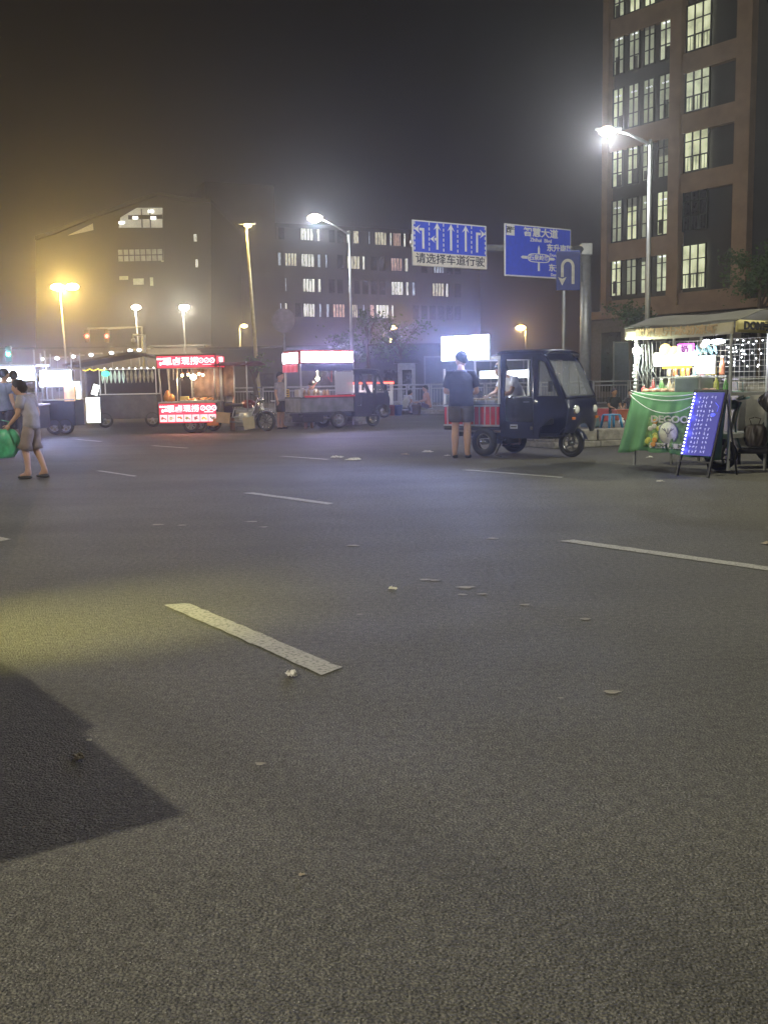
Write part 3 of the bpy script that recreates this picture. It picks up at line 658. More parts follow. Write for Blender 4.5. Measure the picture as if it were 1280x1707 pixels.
m = MB(); m.tube([(0, 0, 0), (0, 0, a.z), (b.x - a.x, 0, a.z)], .09, n=8); m.build('pole', WHT, t)
m = MB(); m.ball((b.x - a.x, 0, a.z - .35), .16); m.tube([(b.x - a.x, 0, a.z - .2), (b.x - a.x, 0, a.z)], .04); m.build('camera', WHT, t)
FL = emit('small_white_lamp', (.9, .95, 1), 9, False)
for i, (x, y, lb) in enumerate([(70, 598, 'leftmost of the row'), (95, 597, 'second from the left'), (122, 594, 'third from the left'), (152, 591, 'fourth from the left'), (186, 588, 'left of the tent peak'), (217, 584, 'brightest, over the tent peak'), (232, 583, 'right of the tent peak')]):
    a = atY(x, y, 88); t = thing('yard_light', 'small white yard light behind the left carts, ' + lb, 'lamp', (a.x, 88, 0), 0, 'small white yard lights')
    m = MB(); m.tube([(0, .1, 0), (0, .1, a.z)], .03); m.box((.35, .1, a.z + .1), (1.2, .3, .12), ch=.03); m.build('mast', GREYP, t)
    m = MB(); m.ball((0, 0, a.z), (.2, .12, .13)); m.build('lens', FL, t)

# ================================================================== trees
def tree(label, x, Y, H, crown_r, crown_z, n, seed, name='street_tree', leaf=.16, z0=0.0, flat=.8):
    rnd = random.Random(seed); t = thing(name, label, 'tree', (x, Y, z0), 0)
    tr = MB(); tr.tube([(0, 0, 0), (.05, 0, crown_z * .4), (-.04, .03, crown_z * .75), (0, 0, crown_z)], [.13, .1, .09, .06], n=9)
    tips = []
    for k in range(11):
        a = rnd.uniform(0, 6.28); r = crown_r * rnd.uniform(.45, .95); zz = crown_z + rnd.uniform(-.35, .9) * crown_r * flat
        e = Vector((r * math.cos(a), r * math.sin(a), zz)); s = Vector((0, 0, crown_z * rnd.uniform(.65, .98))); md = (s + e) / 2 + Vector((0, 0, .12 * crown_r))
        tr.tube([s, md, e], [.045, .03, .012], n=6); tips += [e, md, (md + e) / 2]
        for j in range(2):
            f = e + Vector((rnd.uniform(-1, 1), rnd.uniform(-1, 1), rnd.uniform(-.4, .7))) * crown_r * .35; tr.tube([md, (md + f) / 2 + Vector((0, 0, .05)), f], [.02, .014, .006], n=5); tips.append(f)
    tr.build('trunk', BARK, t)
    vs, fs = [], []
    cl = [(p, crown_r * rnd.uniform(.16, .34)) for p in tips]
    for i in range(n):
        c, cr_ = rnd.choice(cl); p = c + Vector((rnd.gauss(0, .5), rnd.gauss(0, .5), rnd.gauss(0, .42))) * cr_
        u = Vector((rnd.gauss(0, 1), rnd.gauss(0, 1), rnd.gauss(0, .6))).normalized(); w = u.cross(Vector((rnd.gauss(0, 1), rnd.gauss(0, 1), rnd.gauss(0, 1)))).normalized()
        s = leaf * rnd.uniform(.6, 1.3); o = len(vs)
        vs += [tuple(p), tuple(p + u * s * .5 + w * s * .28), tuple(p + u * s), tuple(p + u * s * .5 - w * s * .28)]; fs.append((o, o + 1, o + 2, o + 3))
    m = MB(); m.v = vs; m.f = fs; m.mi = [0] * len(fs); m.smooth = [False] * len(fs); m.build('crown', LEAFS, t, fix=False)
    return t
a = atY(1268, 462, 45); tree('big leafy tree at the right edge in front of the tower', a.x, 45, 0, 1.9, a.z, 5200, 1, flat=.75)
a = atY(1262, 500, 43); 
a = atY(1052, 528, 46); tree('small tree beside the tall street lamp behind the green stall', a.x, 46, 0, .95, a.z, 1300, 2, leaf=.14)
a = atY(612, 530, 60); tree('thin sparse tree in front of the office block, left of the arrow sign', a.x, 60, 0, .9, a.z - .3, 420, 3, leaf=.16)
a = atY(668, 580, 66); tree('dark spreading tree behind the gatehouse', a.x, 66, 0, 2.3, a.z, 1500, 4, leaf=.22)
a = atY(424, 604, 40); tree('young tree with pale leaves behind the dark motor tricycle', a.x, 40, 0, .5, a.z - .1, 260, 5, leaf=.14)
a = atY(585, 590, 62); tree('low dark tree behind the roof of the white food truck', a.x, 62, 0, 1.6, a.z, 1300, 6, leaf=.2)
# ================================================================== wheels and people
def wheel(parent, x, y, r, w=.1, spokes=8, name='wheel', rimm=None, wide_rim=.62):
    T = Tm((x, y, r)) @ AX
    m = MB(T); m.torus(r - w * .45, w * .45, n=30, k=10, rz=w * .55); o = m.build(name, RUB, parent)
    q = MB(T); q.torus(r - w * .95, w * .1, n=28, k=6, rz=w * .4)
    q.lathe([(r * .2, -w * .5), (r * .2, w * .5)], n=14); q.lathe([(r * .1, -w * .7), (r * .1, w * .7)], n=10)
    for k in range(spokes):
        a = 2 * math.pi * k / spokes; q.box((r * .48 * math.cos(a), r * .48 * math.sin(a), 0), (r * .62, w * .28, w * .3), rot=(0, 0, a))
    q.build('rim', rimm or CHROME, o)
    return o

def skin(joints, bones, root, sub=1):
    """one continuous surface grown over a skeleton: joints {name: ((x,y,z), radius or (rx,ry))}"""
    ks = list(joints); me = bpy.data.meshes.new('s'); idx = {k: i for i, k in enumerate(ks)}
    me.from_pydata([joints[k][0] for k in ks], [(idx[a], idx[b]) for a, b in bones], [])
    o = bpy.data.objects.new('s', me); COL.objects.link(o); md = o.modifiers.new('k', 'SKIN'); md.use_smooth_shade = True
    sk = me.skin_vertices[0].data
    for k in ks:
        r = joints[k][1]; sk[idx[k]].radius = r if isinstance(r, tuple) else (r, r); sk[idx[k]].use_root = (k == root)
    md2 = o.modifiers.new('u', 'SUBSURF'); md2.levels = sub; md2.render_levels = sub
    bpy.context.view_layer.update()
    out = bpy.data.meshes.new_from_object(o.evaluated_get(bpy.context.evaluated_depsgraph_get()))
    v = [tuple(p.co) for p in out.vertices]; f = [list(p.vertices) for p in out.polygons]
    bpy.data.objects.remove(o); return v, f
SKIN = mat('skin', (.42, .25, .17), .55, var=.08); HAIR = mat('black_hair', (.010, .009, .009), .75, spec=.15); EYEM = mat('eye', (.02, .015, .015), .3)
STAND = dict(pelvis=(0, 0, .93), waist=(0, 0, 1.08), chest=(0, 0, 1.28), neck=(0, .01, 1.47), head=(0, -.02, 1.60), top=(0, -.01, 1.66),
             sl=(.175, 0, 1.385), el=(.235, .02, 1.12), wl=(.25, -.06, .88), sr=(-.175, 0, 1.385), er=(-.235, .02, 1.12), wr=(-.25, -.06, .88),
             hl=(.09, 0, .90), kl=(.10, -.01, .49), al=(.10, .03, .09), tl=(.12, -.14, .035), hr=(-.09, 0, .90), kr=(-.10, -.01, .49), ar=(-.10, .03, .09), tr=(-.12, -.14, .035))
def person(label, loc, rz, pose=None, shirt=(.1, .1, .1), bottom=(.1, .1, .1), sc=1.0, look=0.0, hair='short', sleeve=.6, leg=.9, skirt=False, stout=1.0, group=None, nod=0.0, hat=None):
    """faces local -y; look turns the head (radians), hair short/long"""
    t = thing('person', label, 'person', loc, rz, group); t.scale = (sc,) * 3
    J = dict(STAND); J.update(pose or {}); V = {k: Vector(p) for k, p in J.items()}; s = stout
    rad = dict(pelvis=(.135 * s, .105 * s), waist=(.13 * s, .10 * s), chest=(.145 * s, .105 * s), neck=.052, head=.06, sl=.062, el=.042, wl=.028, sr=.062, er=.042, wr=.028,
               hl=.092 * s, kl=.06, al=.04, tl=.038, hr=.092 * s, kr=.06, ar=.04, tr=.038)
    def mid(a, b, f): return V[a].lerp(V[b], f)
    X = dict((k, (tuple(V[k]), rad[k])) for k in rad)
    X['cl'] = (tuple(mid('chest', 'neck', .55)), (.08 * s, .058)); X['calfl'] = (tuple(mid('kl', 'al', .3) + Vector((0, .015, 0))), .062 * s); X['calfr'] = (tuple(mid('kr', 'ar', .3) + Vector((0, .015, 0))), .062 * s)
    X['heell'] = (tuple(V['al'] + Vector((0, .035, -.05))), .036); X['heelr'] = (tuple(V['ar'] + Vector((0, .035, -.05))), .036)
    X['farml'] = (tuple(mid('el', 'wl', .3)), .042); X['farmr'] = (tuple(mid('er', 'wr', .3)), .042)
    B = [('pelvis', 'waist'), ('waist', 'chest'), ('chest', 'cl'), ('cl', 'neck'), ('neck', 'head')]
    for q in 'lr': B += [('cl', 's' + q), ('s' + q, 'e' + q), ('e' + q, 'farm' + q), ('farm' + q, 'w' + q), ('pelvis', 'h' + q), ('h' + q, 'k' + q), ('k' + q, 'calf' + q), ('calf' + q, 'a' + q), ('a' + q, 't' + q), ('a' + q, 'heel' + q)]
    v, f = skin(X, B, 'pelvis'); m = MB(); m.add(v, f, 0, True)
    HT = Matrix.Translation(V['head'] - Vector((0, 0, .01))) @ Euler((nod, 0, look)).to_matrix().to_4x4() @ Matrix.Scale(1.2, 4)
    def headpt(u, w):   # skull with jaw, brow and nose
        th = math.pi * w; ph = 2 * math.pi * u; z = .118 * math.cos(th); r = math.sin(th) ** .85
        x = .076 * r * math.sin(ph); y = -.094 * r * math.cos(ph); fr = max(0, -y / .094)
        if z < -.02: k = (-.02 - z) / .098; x *= 1 - .32 * k; y = y * (1 - .12 * k) - .012 * k * fr
        if abs(x) < .03 and fr > .8 and -.045 < z < .03: y -= .020 * (1 - abs(x) / .03) * (1 - (z + .045) / .075) * 1.0
        if fr > .6 and .008 < z < .03 and .015 < abs(x) < .045: y += .008
        return (x, y, z + .045)
    m.grid(headpt, 28, 18, 0, True, T=HT)
    for q in (1, -1):
        m.ball((.078 * q, .008, .035), (.012, .02, .03), 0, 8, T=HT)
    for a, b, q in (('el', 'wl', 1), ('er', 'wr', -1)):   # hands: palm, four bent fingers, thumb
        d = (V[b] - V[a]).normalized(); n = Vector((0, -1, 0)) - d * d.dot(Vector((0, -1, 0))); n = n.normalized() if n.length > .05 else Vector((1, 0, 0)); sd = d.cross(n)
        c = V[b] + d * .045; P = Matrix((sd, n, d)).transposed().to_4x4(); P.translation = c
        m.ball((0, 0, 0), (.02, .04, .055), 0, 10, T=P)
        for k in range(4):
            y0 = (-.03 + .02 * k); ln = (.065, .078, .072, .056)[k]; g = -q
            m.tube([(0, y0, .03), (.012 * g, y0, .03 + ln * .5), (.034 * g, y0, .03 + ln * .85), (.05 * g, y0, .03 + ln * .9)], [.0095, .009, .008, .006], 0, 6, T=P)
        m.tube([(0, .025, -.015), (-.008 * q, .055, .02), (-.02 * q, .06, .05)], [.012, .010, .008], 0, 6, T=P)
    m.build('body', SKIN, t)
    em = MB(); 
    for q in (1, -1): em.ball((.03 * q, -.083, .052), (.012, .008, .007), 0, 8, T=HT)
    em.box((0, -.1, -.012), (.04, .008, .006), T=HT); em.build('face_features', EYEM, t)
    hm_ = MB()
    def hair_pt(u, w):
        ph = 2 * math.pi * u; lim = (.62 + .28 * (1 if hair == 'long' else .35) * (.5 - .5 * math.cos(ph)) ) if True else 1
        th = math.pi * w * min(.95, lim * (.56 + .44 * (.5 - .5 * math.cos(ph)))); r = math.sin(th) ** .8; j = 1 + .035 * math.sin(9 * ph) * r
        return (.089 * r * math.sin(ph) * j, -.104 * r * math.cos(ph) * j + .006, .112 * math.cos(th) + .05)
    hm_.grid(hair_pt, 26, 12, 0, True, T=HT, th=-.006)
    if hair == 'long': hm_.ball((0, .085, .03), (.04, .045, .05), T=HT)
    if hat: hm_.build('hat', hat, t)
    else: hm_.build('hair', HAIR, t)
    sm = mat('cloth_%.2f_%.2f_%.2f' % shirt, shirt, .9, var=.22, scale=5, bump=.9, bscale=7); bm_ = mat('cloth_%.2f_%.2f_%.2f' % bottom, bottom, .9, var=.22, scale=5, bump=.9, bscale=7)
    side = (V['sl'] - V['sr']).normalized()
    def loft(mb, secs, n=20, wr=.0, seed=0):
        """cloth round a limb or trunk: sections (centre, half width, half depth); open at both ends, a hem folded in"""
        vs, fs = [], []; k_ = len(secs)
        for i, (c, a, b) in enumerate(secs):
            ax = (secs[min(i + 1, k_ - 1)][0] - secs[max(i - 1, 0)][0]).normalized(); u = (side - ax * side.dot(ax)).normalized(); w = ax.cross(u)
            for q_ in range(n):
                t_ = 2 * math.pi * q_ / n; g = 1 + wr * math.sin(5 * t_ + 1.7 * i + seed) ; vs.append(tuple(c + u * math.copysign(abs(math.cos(t_)) ** .85, math.cos(t_)) * a * g + w * math.copysign(abs(math.sin(t_)) ** .85, math.sin(t_)) * b * g))
        for i in range(k_ - 1):
            for q_ in range(n): x, y = i * n + q_, i * n + (q_ + 1) % n; fs.append((x, y, y + n, x + n))
        for base in (0, (k_ - 1) * n):
            fs.append(tuple(base + q_ for q_ in range(n)))
        mb.add(vs, fs, 0, True)
    up = (V['waist'] - V['pelvis']); hemc = V['pelvis'] - up * .42
    m = MB()
    loft(m, [(hemc, .172 * s, .128 * s), (V['pelvis'], .170 * s, .126 * s), (V['waist'], .160 * s, .118 * s), (mid('waist', 'chest', .6), .172 * s, .122 * s), (V['chest'], .185 * s, .122 * s), (mid('chest', 'neck', .38), .188 * s, .11 * s), (mid('chest', 'neck', .62), .165 * s, .10 * s), (mid('chest', 'neck', .84), .11, .085), (mid('chest', 'neck', .98), .066, .064)], 24, .018)
    for q in 'lr':
        s0 = mid('chest', 'neck', .58).lerp(V['s' + q], .62); e_ = mid('s' + q, 'e' + q, min(1, sleeve)); pts = [s0, V['s' + q] + Vector((0, 0, .004)), V['s' + q].lerp(e_, .45), e_]; rr_c = [.07 * min(s, 1.1), .078 * min(s, 1.1), .074 * min(s, 1.1), .070]
        if sleeve > 1: pts += [mid('e' + q, 'w' + q, sleeve - 1)]; rr_c += [.048]
        m.tube(pts, rr_c, 0, 14)
    m.build('shirt', sm, t)
    m = MB(); loft(m, [(V['pelvis'] - up * .62, .150 * s, .125 * s), (V['pelvis'] - up * .2, .160 * s, .126 * s), (mid('pelvis', 'waist', .35), .150 * s, .112 * s)], 20)
    for q in 'lr':
        h0 = V['h' + q] + Vector((0, 0, -.01)); 
        if leg <= 1: e_ = mid('h' + q, 'k' + q, leg); m.tube([h0, h0.lerp(e_, .3), h0.lerp(e_, .7), e_], [.095 * s, .105 * s, .098 * s, (.094 if not skirt else .13) * s], 0, 16)
        else: m.tube([h0, mid('h' + q, 'k' + q, .5), V['k' + q] + Vector((0, 0, 0)), mid('k' + q, 'a' + q, .5), mid('k' + q, 'a' + q, leg - 1)], [.095 * s, .092 * s, .074, .066, .056], 0, 14)
    m.build('skirt' if skirt else ('shorts' if leg <= 1 else 'trousers'), bm_, t)
    for q in 'lr':
        a = V['a' + q]; d = V['t' + q] - a; d.z = 0; ang = math.atan2(d.y, d.x); c = a + d * .42; c.z = V['t' + q].z - .02
        MB(Tm(c, (0, 0, ang))).ball((0, 0, .012), (.135, .05, .035), n=12).build('shoe', mat('dark_shoe', (.03, .03, .035), .7), t)
    return t
SIT = dict(pelvis=(0, .05, .36), waist=(0, .03, .52), chest=(0, -.02, .74), neck=(0, -.04, .93), head=(0, -.08, 1.05), top=(0, -.08, 1.12),
           sl=(.18, -.03, .86), el=(.22, -.12, .60), wl=(.14, -.34, .55), sr=(-.18, -.03, .86), er=(-.22, -.12, .60), wr=(-.14, -.34, .55),
           hl=(.09, .03, .34), kl=(.14, -.36, .44), al=(.14, -.38, .08), tl=(.15, -.55, .035), hr=(-.09, .03, .34), kr=(-.14, -.36, .44), ar=(-.14, -.38, .08), tr=(-.15, -.55, .035))

# ================================================================== dark cab tricycle with a lit food bed (nearest vehicle)
LEDW = emit('led_panel_blue_white', (.72, .80, 1.0), 24); LEDW2 = emit('led_strip_white', (.85, .9, 1.0), 9)
TB = thing('cargo_tricycle', 'dark blue cab cargo tricycle with blazing blank white panel above its open food bed', 'tricycle', (2.05, 17.38, 0), R(-40))
SPARK = mat('dark_blue_shell', (.012, .014, .038), .3, var=.45, scale=3, coat=.8)
def cab(t, x0, xw, x1, y, zr, body, glass, sill=1.02, floor=.34):
    """closed tricycle cab: rear x0, front axle xw, nose x1, half width y, roof zr"""
    side = [(x0, floor), (xw - .34, floor - .02), (xw - .3, .52), (xw - .12, .66), (xw + .12, .68), (x1 - .02, .60), (x1, .84), (x1 - .06, sill), (x1 - .36, zr - .16), (x1 - .5, zr - .03), (x0, zr)]
    door = [(x0 + .06, sill - .02), (x0 + .62, sill - .02), (x0 + .62, zr - .14), (x0 + .1, zr - .12)]
    qtr = [(x0 + .72, sill), (x1 - .16, sill), (x1 - .42, zr - .18), (x0 + .74, zr - .15)]
    low = [(x0 + .07, .62), (x0 + .22, .62), (x0 + .22, sill - .1), (x0 + .07, sill - .1)]
    for sy in (-1, 1):
        m = MB(); m.plate(side, [door, qtr, low], .035, T=Tm((0, -y if sy < 0 else y - .035, 0))); m.build('side_panel', body, t)
        m = MB(); m.plate(qtr, [], .008, T=Tm((0, sy * y - (.0 if sy < 0 else .02) + .012, 0))); m.build('side_window', glass, t)
        m = MB(); m.tube([(qtr[i][0], sy * (y + .004), qtr[i][1]) for i in (0, 1, 2, 3, 0)], .012, n=6); m.build('window_trim', RUB, t)
    def prof(z):
        pts = [(.40, x1 - .06), (.6, x1), (.84, x1 + .015), (sill, x1 - .05), (zr - .16, x1 - .35), (zr - .05, x1 - .47), (zr, x1 - .6)]
        for (a, xa), (b, xb) in zip(pts, pts[1:]):
            if a <= z <= b: return xa + (xb - xa) * (z - a) / (b - a)
        return pts[-1][1]
    def wrap(z0, z1):
        def fn(u, v):
            z = z0 + (z1 - z0) * v; yy = (u * 2 - 1); lift = .15 * max(0, 1 - (yy / .55) ** 2) * max(0, 1 - v) ** 1.5 if z0 < .5 else 0
            return (prof(z) + .07 * (1 - abs(yy) ** 2.6) - .0, yy * (y - .004), z + lift)
        return fn
    m = MB(); m.grid(wrap(.42, sill - .03), 18, 10, th=.02); m.build('front_fascia', body, t)
    m = MB(); m.grid(wrap(sill, zr - .17), 14, 8, th=.006); m.build('windshield', glass, t)
    m = MB()
    for yy in (-.97, .97): m.tube([(prof(z) + .005, yy * y, z) for z in (sill - .04, (sill + zr) / 2, zr - .12)], .022, n=8)
    m.tube([(prof(sill - .02) + .07 * (1 - abs(q) ** 2.6), q * y, sill - .02) for q in [-1 + k / 6 for k in range(13)]], .018, n=6); m.build('pillar', body, t)
    m = MB(); m.grid(lambda u, v: (x0 - .05 + (x1 - .3 - x0) * u, (v * 2 - 1) * (y + .03), zr + .035 - .05 * (2 * v - 1) ** 4 - .14 * max(0, u - .72) * 3.0 * max(0, u - .72) ), 16, 12, th=.03); m.build('roof', body, t)
    m = MB(); m.tube([(prof(sill) + .05, -.1, sill + .03), (prof(sill + .3) + .06, .12, sill + .3)], .009, n=5); m.build('wiper', RUB, t)
    for yy in (-.30, .30):
        a = MB(Tm((x1 + .035, yy, .80), (0, R(90), R(6 if yy < 0 else -6) * 1))); a.lathe([(.062, -.03), (.085, 0), (.08, .02), (.0, .026)], n=18); hl = a.build('headlight', CHROME, t)
        b = MB(Tm((x1 + .066, yy, .80))); b.ball((0, 0, 0), (.03, .066, .066), n=14); b.build('headlight_glass', glassmat('lamp_glass', (.9, .9, .9), .3), hl)
        c = MB(); c.box((x1 + .055, yy * 1.28, .66), (.03, .09, .045), ch=.01); c.build('indicator', mat('amber_plastic', (.5, .15, .02), .35), t)
    m = MB(); m.box(((x0 + x1) / 2 - .1, 0, floor), (x1 - x0 - .5, 2 * y - .08, .04)); m.box((x0 + .02, 0, .66), (.03, 2 * y - .09, .62)); m.build('cab_floor', BLK, t)
    m = MB(); m.box((x0 + .36, 0, .58), (.42, .62, .12), ch=.04); m.box((x0 + .13, 0, .82), (.1, .6, .4), ch=.04); m.build('seat', mat('black_vinyl', (.02, .02, .02), .5), t)
    m = MB(); m.tube([(x1 - .18, 0, .5), (x1 - .34, 0, .95)], .02); m.tube([(x1 - .4, -.27, 1.0), (x1 - .32, -.1, .97), (x1 - .32, .1, .97), (x1 - .4, .27, 1.0)], .014); m.build('handlebar', BLK, t)
    # front wheel with fork and mudguard
    wheel(t, xw, 0, .235, .095, 5)
    m = MB(); [m.tube([(xw, q, .235), (xw + .02, q, .55), (xw - .04, q * .8, .7)], .02, n=8) for q in (-.085, .085)]; m.build('fork', CHROME, t)
    m = MB(); m.grid(lambda u, v: (xw + .275 * math.cos(R(15 + 150 * u)), (v - .5) * .15, .235 + .275 * math.sin(R(15 + 150 * u)) - .03 * (2 * v - 1) ** 2), 14, 6, th=.006); m.build('mudguard', body, t)
    m = MB()
    for sy in (-1, 1):
        m.tube([(x1 - .3, sy * y, sill + .12), (x1 - .22, sy * (y + .12), sill + .16)], .008, n=5); m.box((x1 - .22, sy * (y + .16), sill + .16), (.03, .12, .17), ch=.012)
    m.build('mirror', BLK, t)
    m = MB(); m.tube([(x0 + .64, -y - .012, floor + .05), (x0 + .64, -y - .012, zr - .1)], .006, n=5); m.box((x0 + .52, -y - .02, .93), (.12, .02, .025), ch=.005); m.build('door_handle', CHROME, t)
cab(TB, .35, 1.42, 1.62, .50, 1.76, SPARK, GLASS)
m = MB(); m.box((.72, -.515, .80), (.52, .025, .40), ch=.02); m.build('door_panel', mat('dark_smoked_panel', (.02, .022, .03), .12, coat=1), TB)
m = MB(); m.box((.98, -.53, .50), (.055, .02, .055)); m.ball((1.05, -.52, .93), (.04, .03, .05)); m.build('latch', CHROME, TB)
m = MB(); m.box((.62, -.515, .52), (.14, .01, .07)); m.build('door_badge', mat('badge', (.4, .42, .5), .5), TB)
m = MB(); m.box((.62, -.522, .52), (.11, .004, .02)); m.build('badge_mark', SBLK, TB)
for sy in (-1, 1): wheel(TB, 0, sy * .47, .25, .12, 0)
m = MB(); m.tube([(0, -.45, .25), (0, .45, .25)], .04); m.box((-.2, 0, .36), (1.2, .5, .07)); m.box((.1, .0, .28), (.35, .4, .16), ch=.02)
for sy in (-1, 1): m.tube([(-.35, sy * .36, .3), (0, sy * .38, .33), (.35, sy * .36, .3)], .025)
m.build('chassis', BLK, TB)
m = MB(); m.tube([(.32, -.36, .32), (.22, -.48, .03), (.36, -.50, .01)], .014); m.build('kickstand', CHROME, TB)
# food bed
m = MB(); m.box((-.26, 0, .47), (1.18, .98, .05), ch=.01); m.box((-.26, 0, .88), (1.18, .96, .03), ch=.005); m.box((-.26, .47, .68), (1.18, .03, .38)); m.box((-.84, 0, .68), (.03, .94, .38)); m.build('bed', SPARK, TB)
m = MB(); m.box((-.26, -.48, .70), (1.14, .02, .32), 0)
m.build('red_side_board', mat('red_side_board', (.42, .02, .03), .4), TB)
m = MB()
for k in range(10): m.box((-.76 + .112 * k, -.495, .70), (.02, .02, .31), ch=.004)
m.box((-.26, -.497, .865), (1.16, .03, .03)); m.box((-.26, -.497, .53), (1.16, .03, .03)); m.build('chrome_slats', STEEL, TB)
for x in (-.84, .30):
    for y in (-.47, .47): MB().box((x, y, 1.28 if y > 0 or x > 0 else 1.2), (.028, .028, .78 if x > 0 or y > 0 else .62)).build('canopy_post', WHT, TB)
m = MB(); m.box((-.27, .47, 1.66), (1.17, .03, .03)); m.box((-.27, -.47, 1.655), (1.17, .03, .03)); m.box((.3, 0, 1.655), (.03, .92, .03)); m.build('canopy_frame', WHT, TB)
m = MB(); m.grid(lambda u, v: (-.86 + 1.2 * u, -.52 + 1.04 * v, 1.71 - .12 * (2 * v - 1) ** 2 * .5), 6, 8, th=.012); m.build('canopy', mat('white_tarpaulin', (.6, .62, .68), .7), TB)
m = MB(); m.box((-.355, -.50, 1.86), (1.0, .05, .42), ch=.01); sg = m.build('sign_box', GREYP, TB)
m = MB(); m.box((-.355, -.53, 1.86), (.98, .012, .40)); m.build('lit_face', LEDW, sg)
m = MB(); m.box((-.355, -.47, 1.86), (.96, .008, .38)); m.build('lit_back', emit('dim_back', (.7, .78, 1), 2.5, False), sg)
m = MB(); m.box((-.2, .44, 1.40), (1.0, .03, .13)); m.build('light_strip', LEDW2, TB)
lamp('AREA', (-.355, -.56, 1.86), (.36, .45, 1.0), 270, .95, TB, rot=(R(-95), 0, 0), sy=.38, spread=R(110))
lamp('AREA', (-.25, 0, 1.60), (.75, .82, 1.0), 9, .7, TB, sy=.5)
m = MB()
for k in range(5):
    m.box((-.72 + .2 * k, -.22, .925), (.18, .36, .06), 0, ch=.008)
m.build('food_tray', STEEL, TB)
rr_ = random.Random(2); m = MB()
for k in range(60): m.ball((-.75 + .9 * rr_.random(), -.22 + rr_.uniform(-.15, .15), .965), (.035, .03, .025), n=6)
m.build('food', mat('noodles_and_greens', (.42, .30, .14), .7, var=.6, scale=14), TB)
m = MB(); m.lathe([(.09, .9), (.12, .98), (.12, 1.0), (.1, .99)], T=Tm((-.35, .2, 0))); m.lathe([(.05, .9), (.05, 1.08), (.02, 1.12)], T=Tm((.05, .25, 0)), n=10); m.lathe([(.05, .9), (.05, 1.02)], T=Tm((.17, .1, 0)), n=10); m.box((-.7, .25, 1.0), (.2, .2, .22), ch=.02); m.build('cookware', CHROME, TB)
m = MB(); m.box((-.26, -.42, .985), (1.12, .01, .17)); m.build('glass_guard', GLASS, TB)

person('customer in dark T-shirt and shorts with bare calves, seen from behind at the dark tricycle', (1.33, 16.75, 0), R(180 - 12), dict(
    wl=(.16, -.30, 1.08), el=(.27, -.02, 1.10), wr=(-.14, -.30, 1.05), er=(-.27, -.01, 1.10), chest=(0, -.01, 1.29), head=(0, -.04, 1.60), al=(.11, .03, .09), ar=(-.10, .03, .09)),
    (.020, .024, .05), (.075, .065, .055), 1.01, look=R(48), sleeve=.75, leg=.72, stout=1.22)
vp = TB.matrix_basis @ Vector((.12, .27, .02))
person('vendor in white shirt leaning forward inside the dark tricycle behind its counter', (vp.x, vp.y, 0.12), R(-40 - 25), dict(
    pelvis=(0, .12, .80), waist=(0, .06, .96), chest=(0, -.06, 1.13), neck=(0, -.16, 1.26), head=(0, -.24, 1.34), top=(0, -.25, 1.42), sl=(.19, -.10, 1.2), sr=(-.19, -.10, 1.2), el=(.26, -.22, .98), er=(-.26, -.22, .98),
    wl=(.18, -.46, .93), wr=(-.12, -.46, .92), hl=(.09, .10, .78), hr=(-.09, .10, .78), kl=(.10, .04, .46), kr=(-.10, .04, .46)), (.66, .68, .75), (.05, .05, .06), .98, look=R(-10), nod=R(25), leg=1.8)

# ================================================================== white signed food truck tricycle in the middle
TC = thing('food_tricycle', 'dark food tricycle with long white lit sign edged in red and red counter', 'tricycle', (-1.55, 29.78, 0), R(30))
cab(TC, .55, 1.45, 1.74, .55, 1.72, mat('black_shell', (.02, .02, .028), .3, coat=.5), GLASS)
for sy in (-1, 1): wheel(TC, 0, sy * .52, .27, .13, 6, rimm=mat('grey_rim', (.35, .36, .4), .4, .5))
m = MB(); m.tube([(0, -.5, .27), (0, .5, .27)], .04); m.box((-.3, 0, .42), (1.8, .6, .08)); m.box((-.75, 0, .30), (.7, .7, .2), ch=.02); m.build('chassis', BLK, TC)
m = MB(); m.box((-.36, 0, .5), (1.72, 1.12, .06), ch=.01); m.box((-.36, 0, .92), (1.72, 1.1, .04)); m.build('bed', BLK, TC)
m = MB(); m.box((-.36, -.56, .70), (1.7, .03, .40), ch=.01); m.box((-1.22, 0, .70), (.03, 1.08, .40), ch=.01); m.box((-.36, .56, .70), (1.7, .03, .40)); m.build('side_board', mat('scuffed_grey_board', (.16, .17, .17), .5, var=.4, scale=4), TC)
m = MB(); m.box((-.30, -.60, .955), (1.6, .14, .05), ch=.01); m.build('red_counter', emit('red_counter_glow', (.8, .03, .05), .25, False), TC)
for x in (-1.2, .48):
    for y in (-.54, .54): MB().box((x, y, 1.42), (.035, .035, .98)).build('canopy_post', STEEL, TC)
m = MB(); m.box((-.36, -.57, 2.09), (1.72, .06, .36), ch=.01); m.box((-1.235, 0, 2.07), (.06, 1.1, .34), ch=.01); sg = m.build('sign_box', REDP, TC)
m = MB(); m.box((-.36, -.606, 2.09), (1.66, .012, .30)); m.build('lit_face', emit('led_panel_pinkish', (1.0, .88, .95), 17), sg)
m = MB(); m.box((-1.272, 0, 2.07), (.012, 1.02, .29)); m.build('lit_face', MATS['led_panel_pinkish'], sg)
m = MB(); m.box((-.36, 0, 2.27), (1.74, 1.16, .04), ch=.01); m.build('roof', REDP, TC)
m = MB(); m.grid(lambda u, v: (-1.275 - .02 * math.sin(20 * u), -.5 + 1.0 * u, 1.88 - .22 * v), 20, 3, th=.006); m.build('red_valance', emit('lit_red_cloth', (.8, .12, .15), .45, False, .3, 6), TC)
m = MB(); m.box((-.36, -.59, 1.80), (1.68, .01, .22)); m.build('dark_valance', mat('dark_blue_cloth', (.03, .035, .12), .8), TC)
m = MB(); m.box((.18, -.585, 1.33), (.58, .012, .66), ch=.004); m.build('plastic_screen', glassmat('cloudy_plastic', (.5, .52, .55), .45, .4), TC)
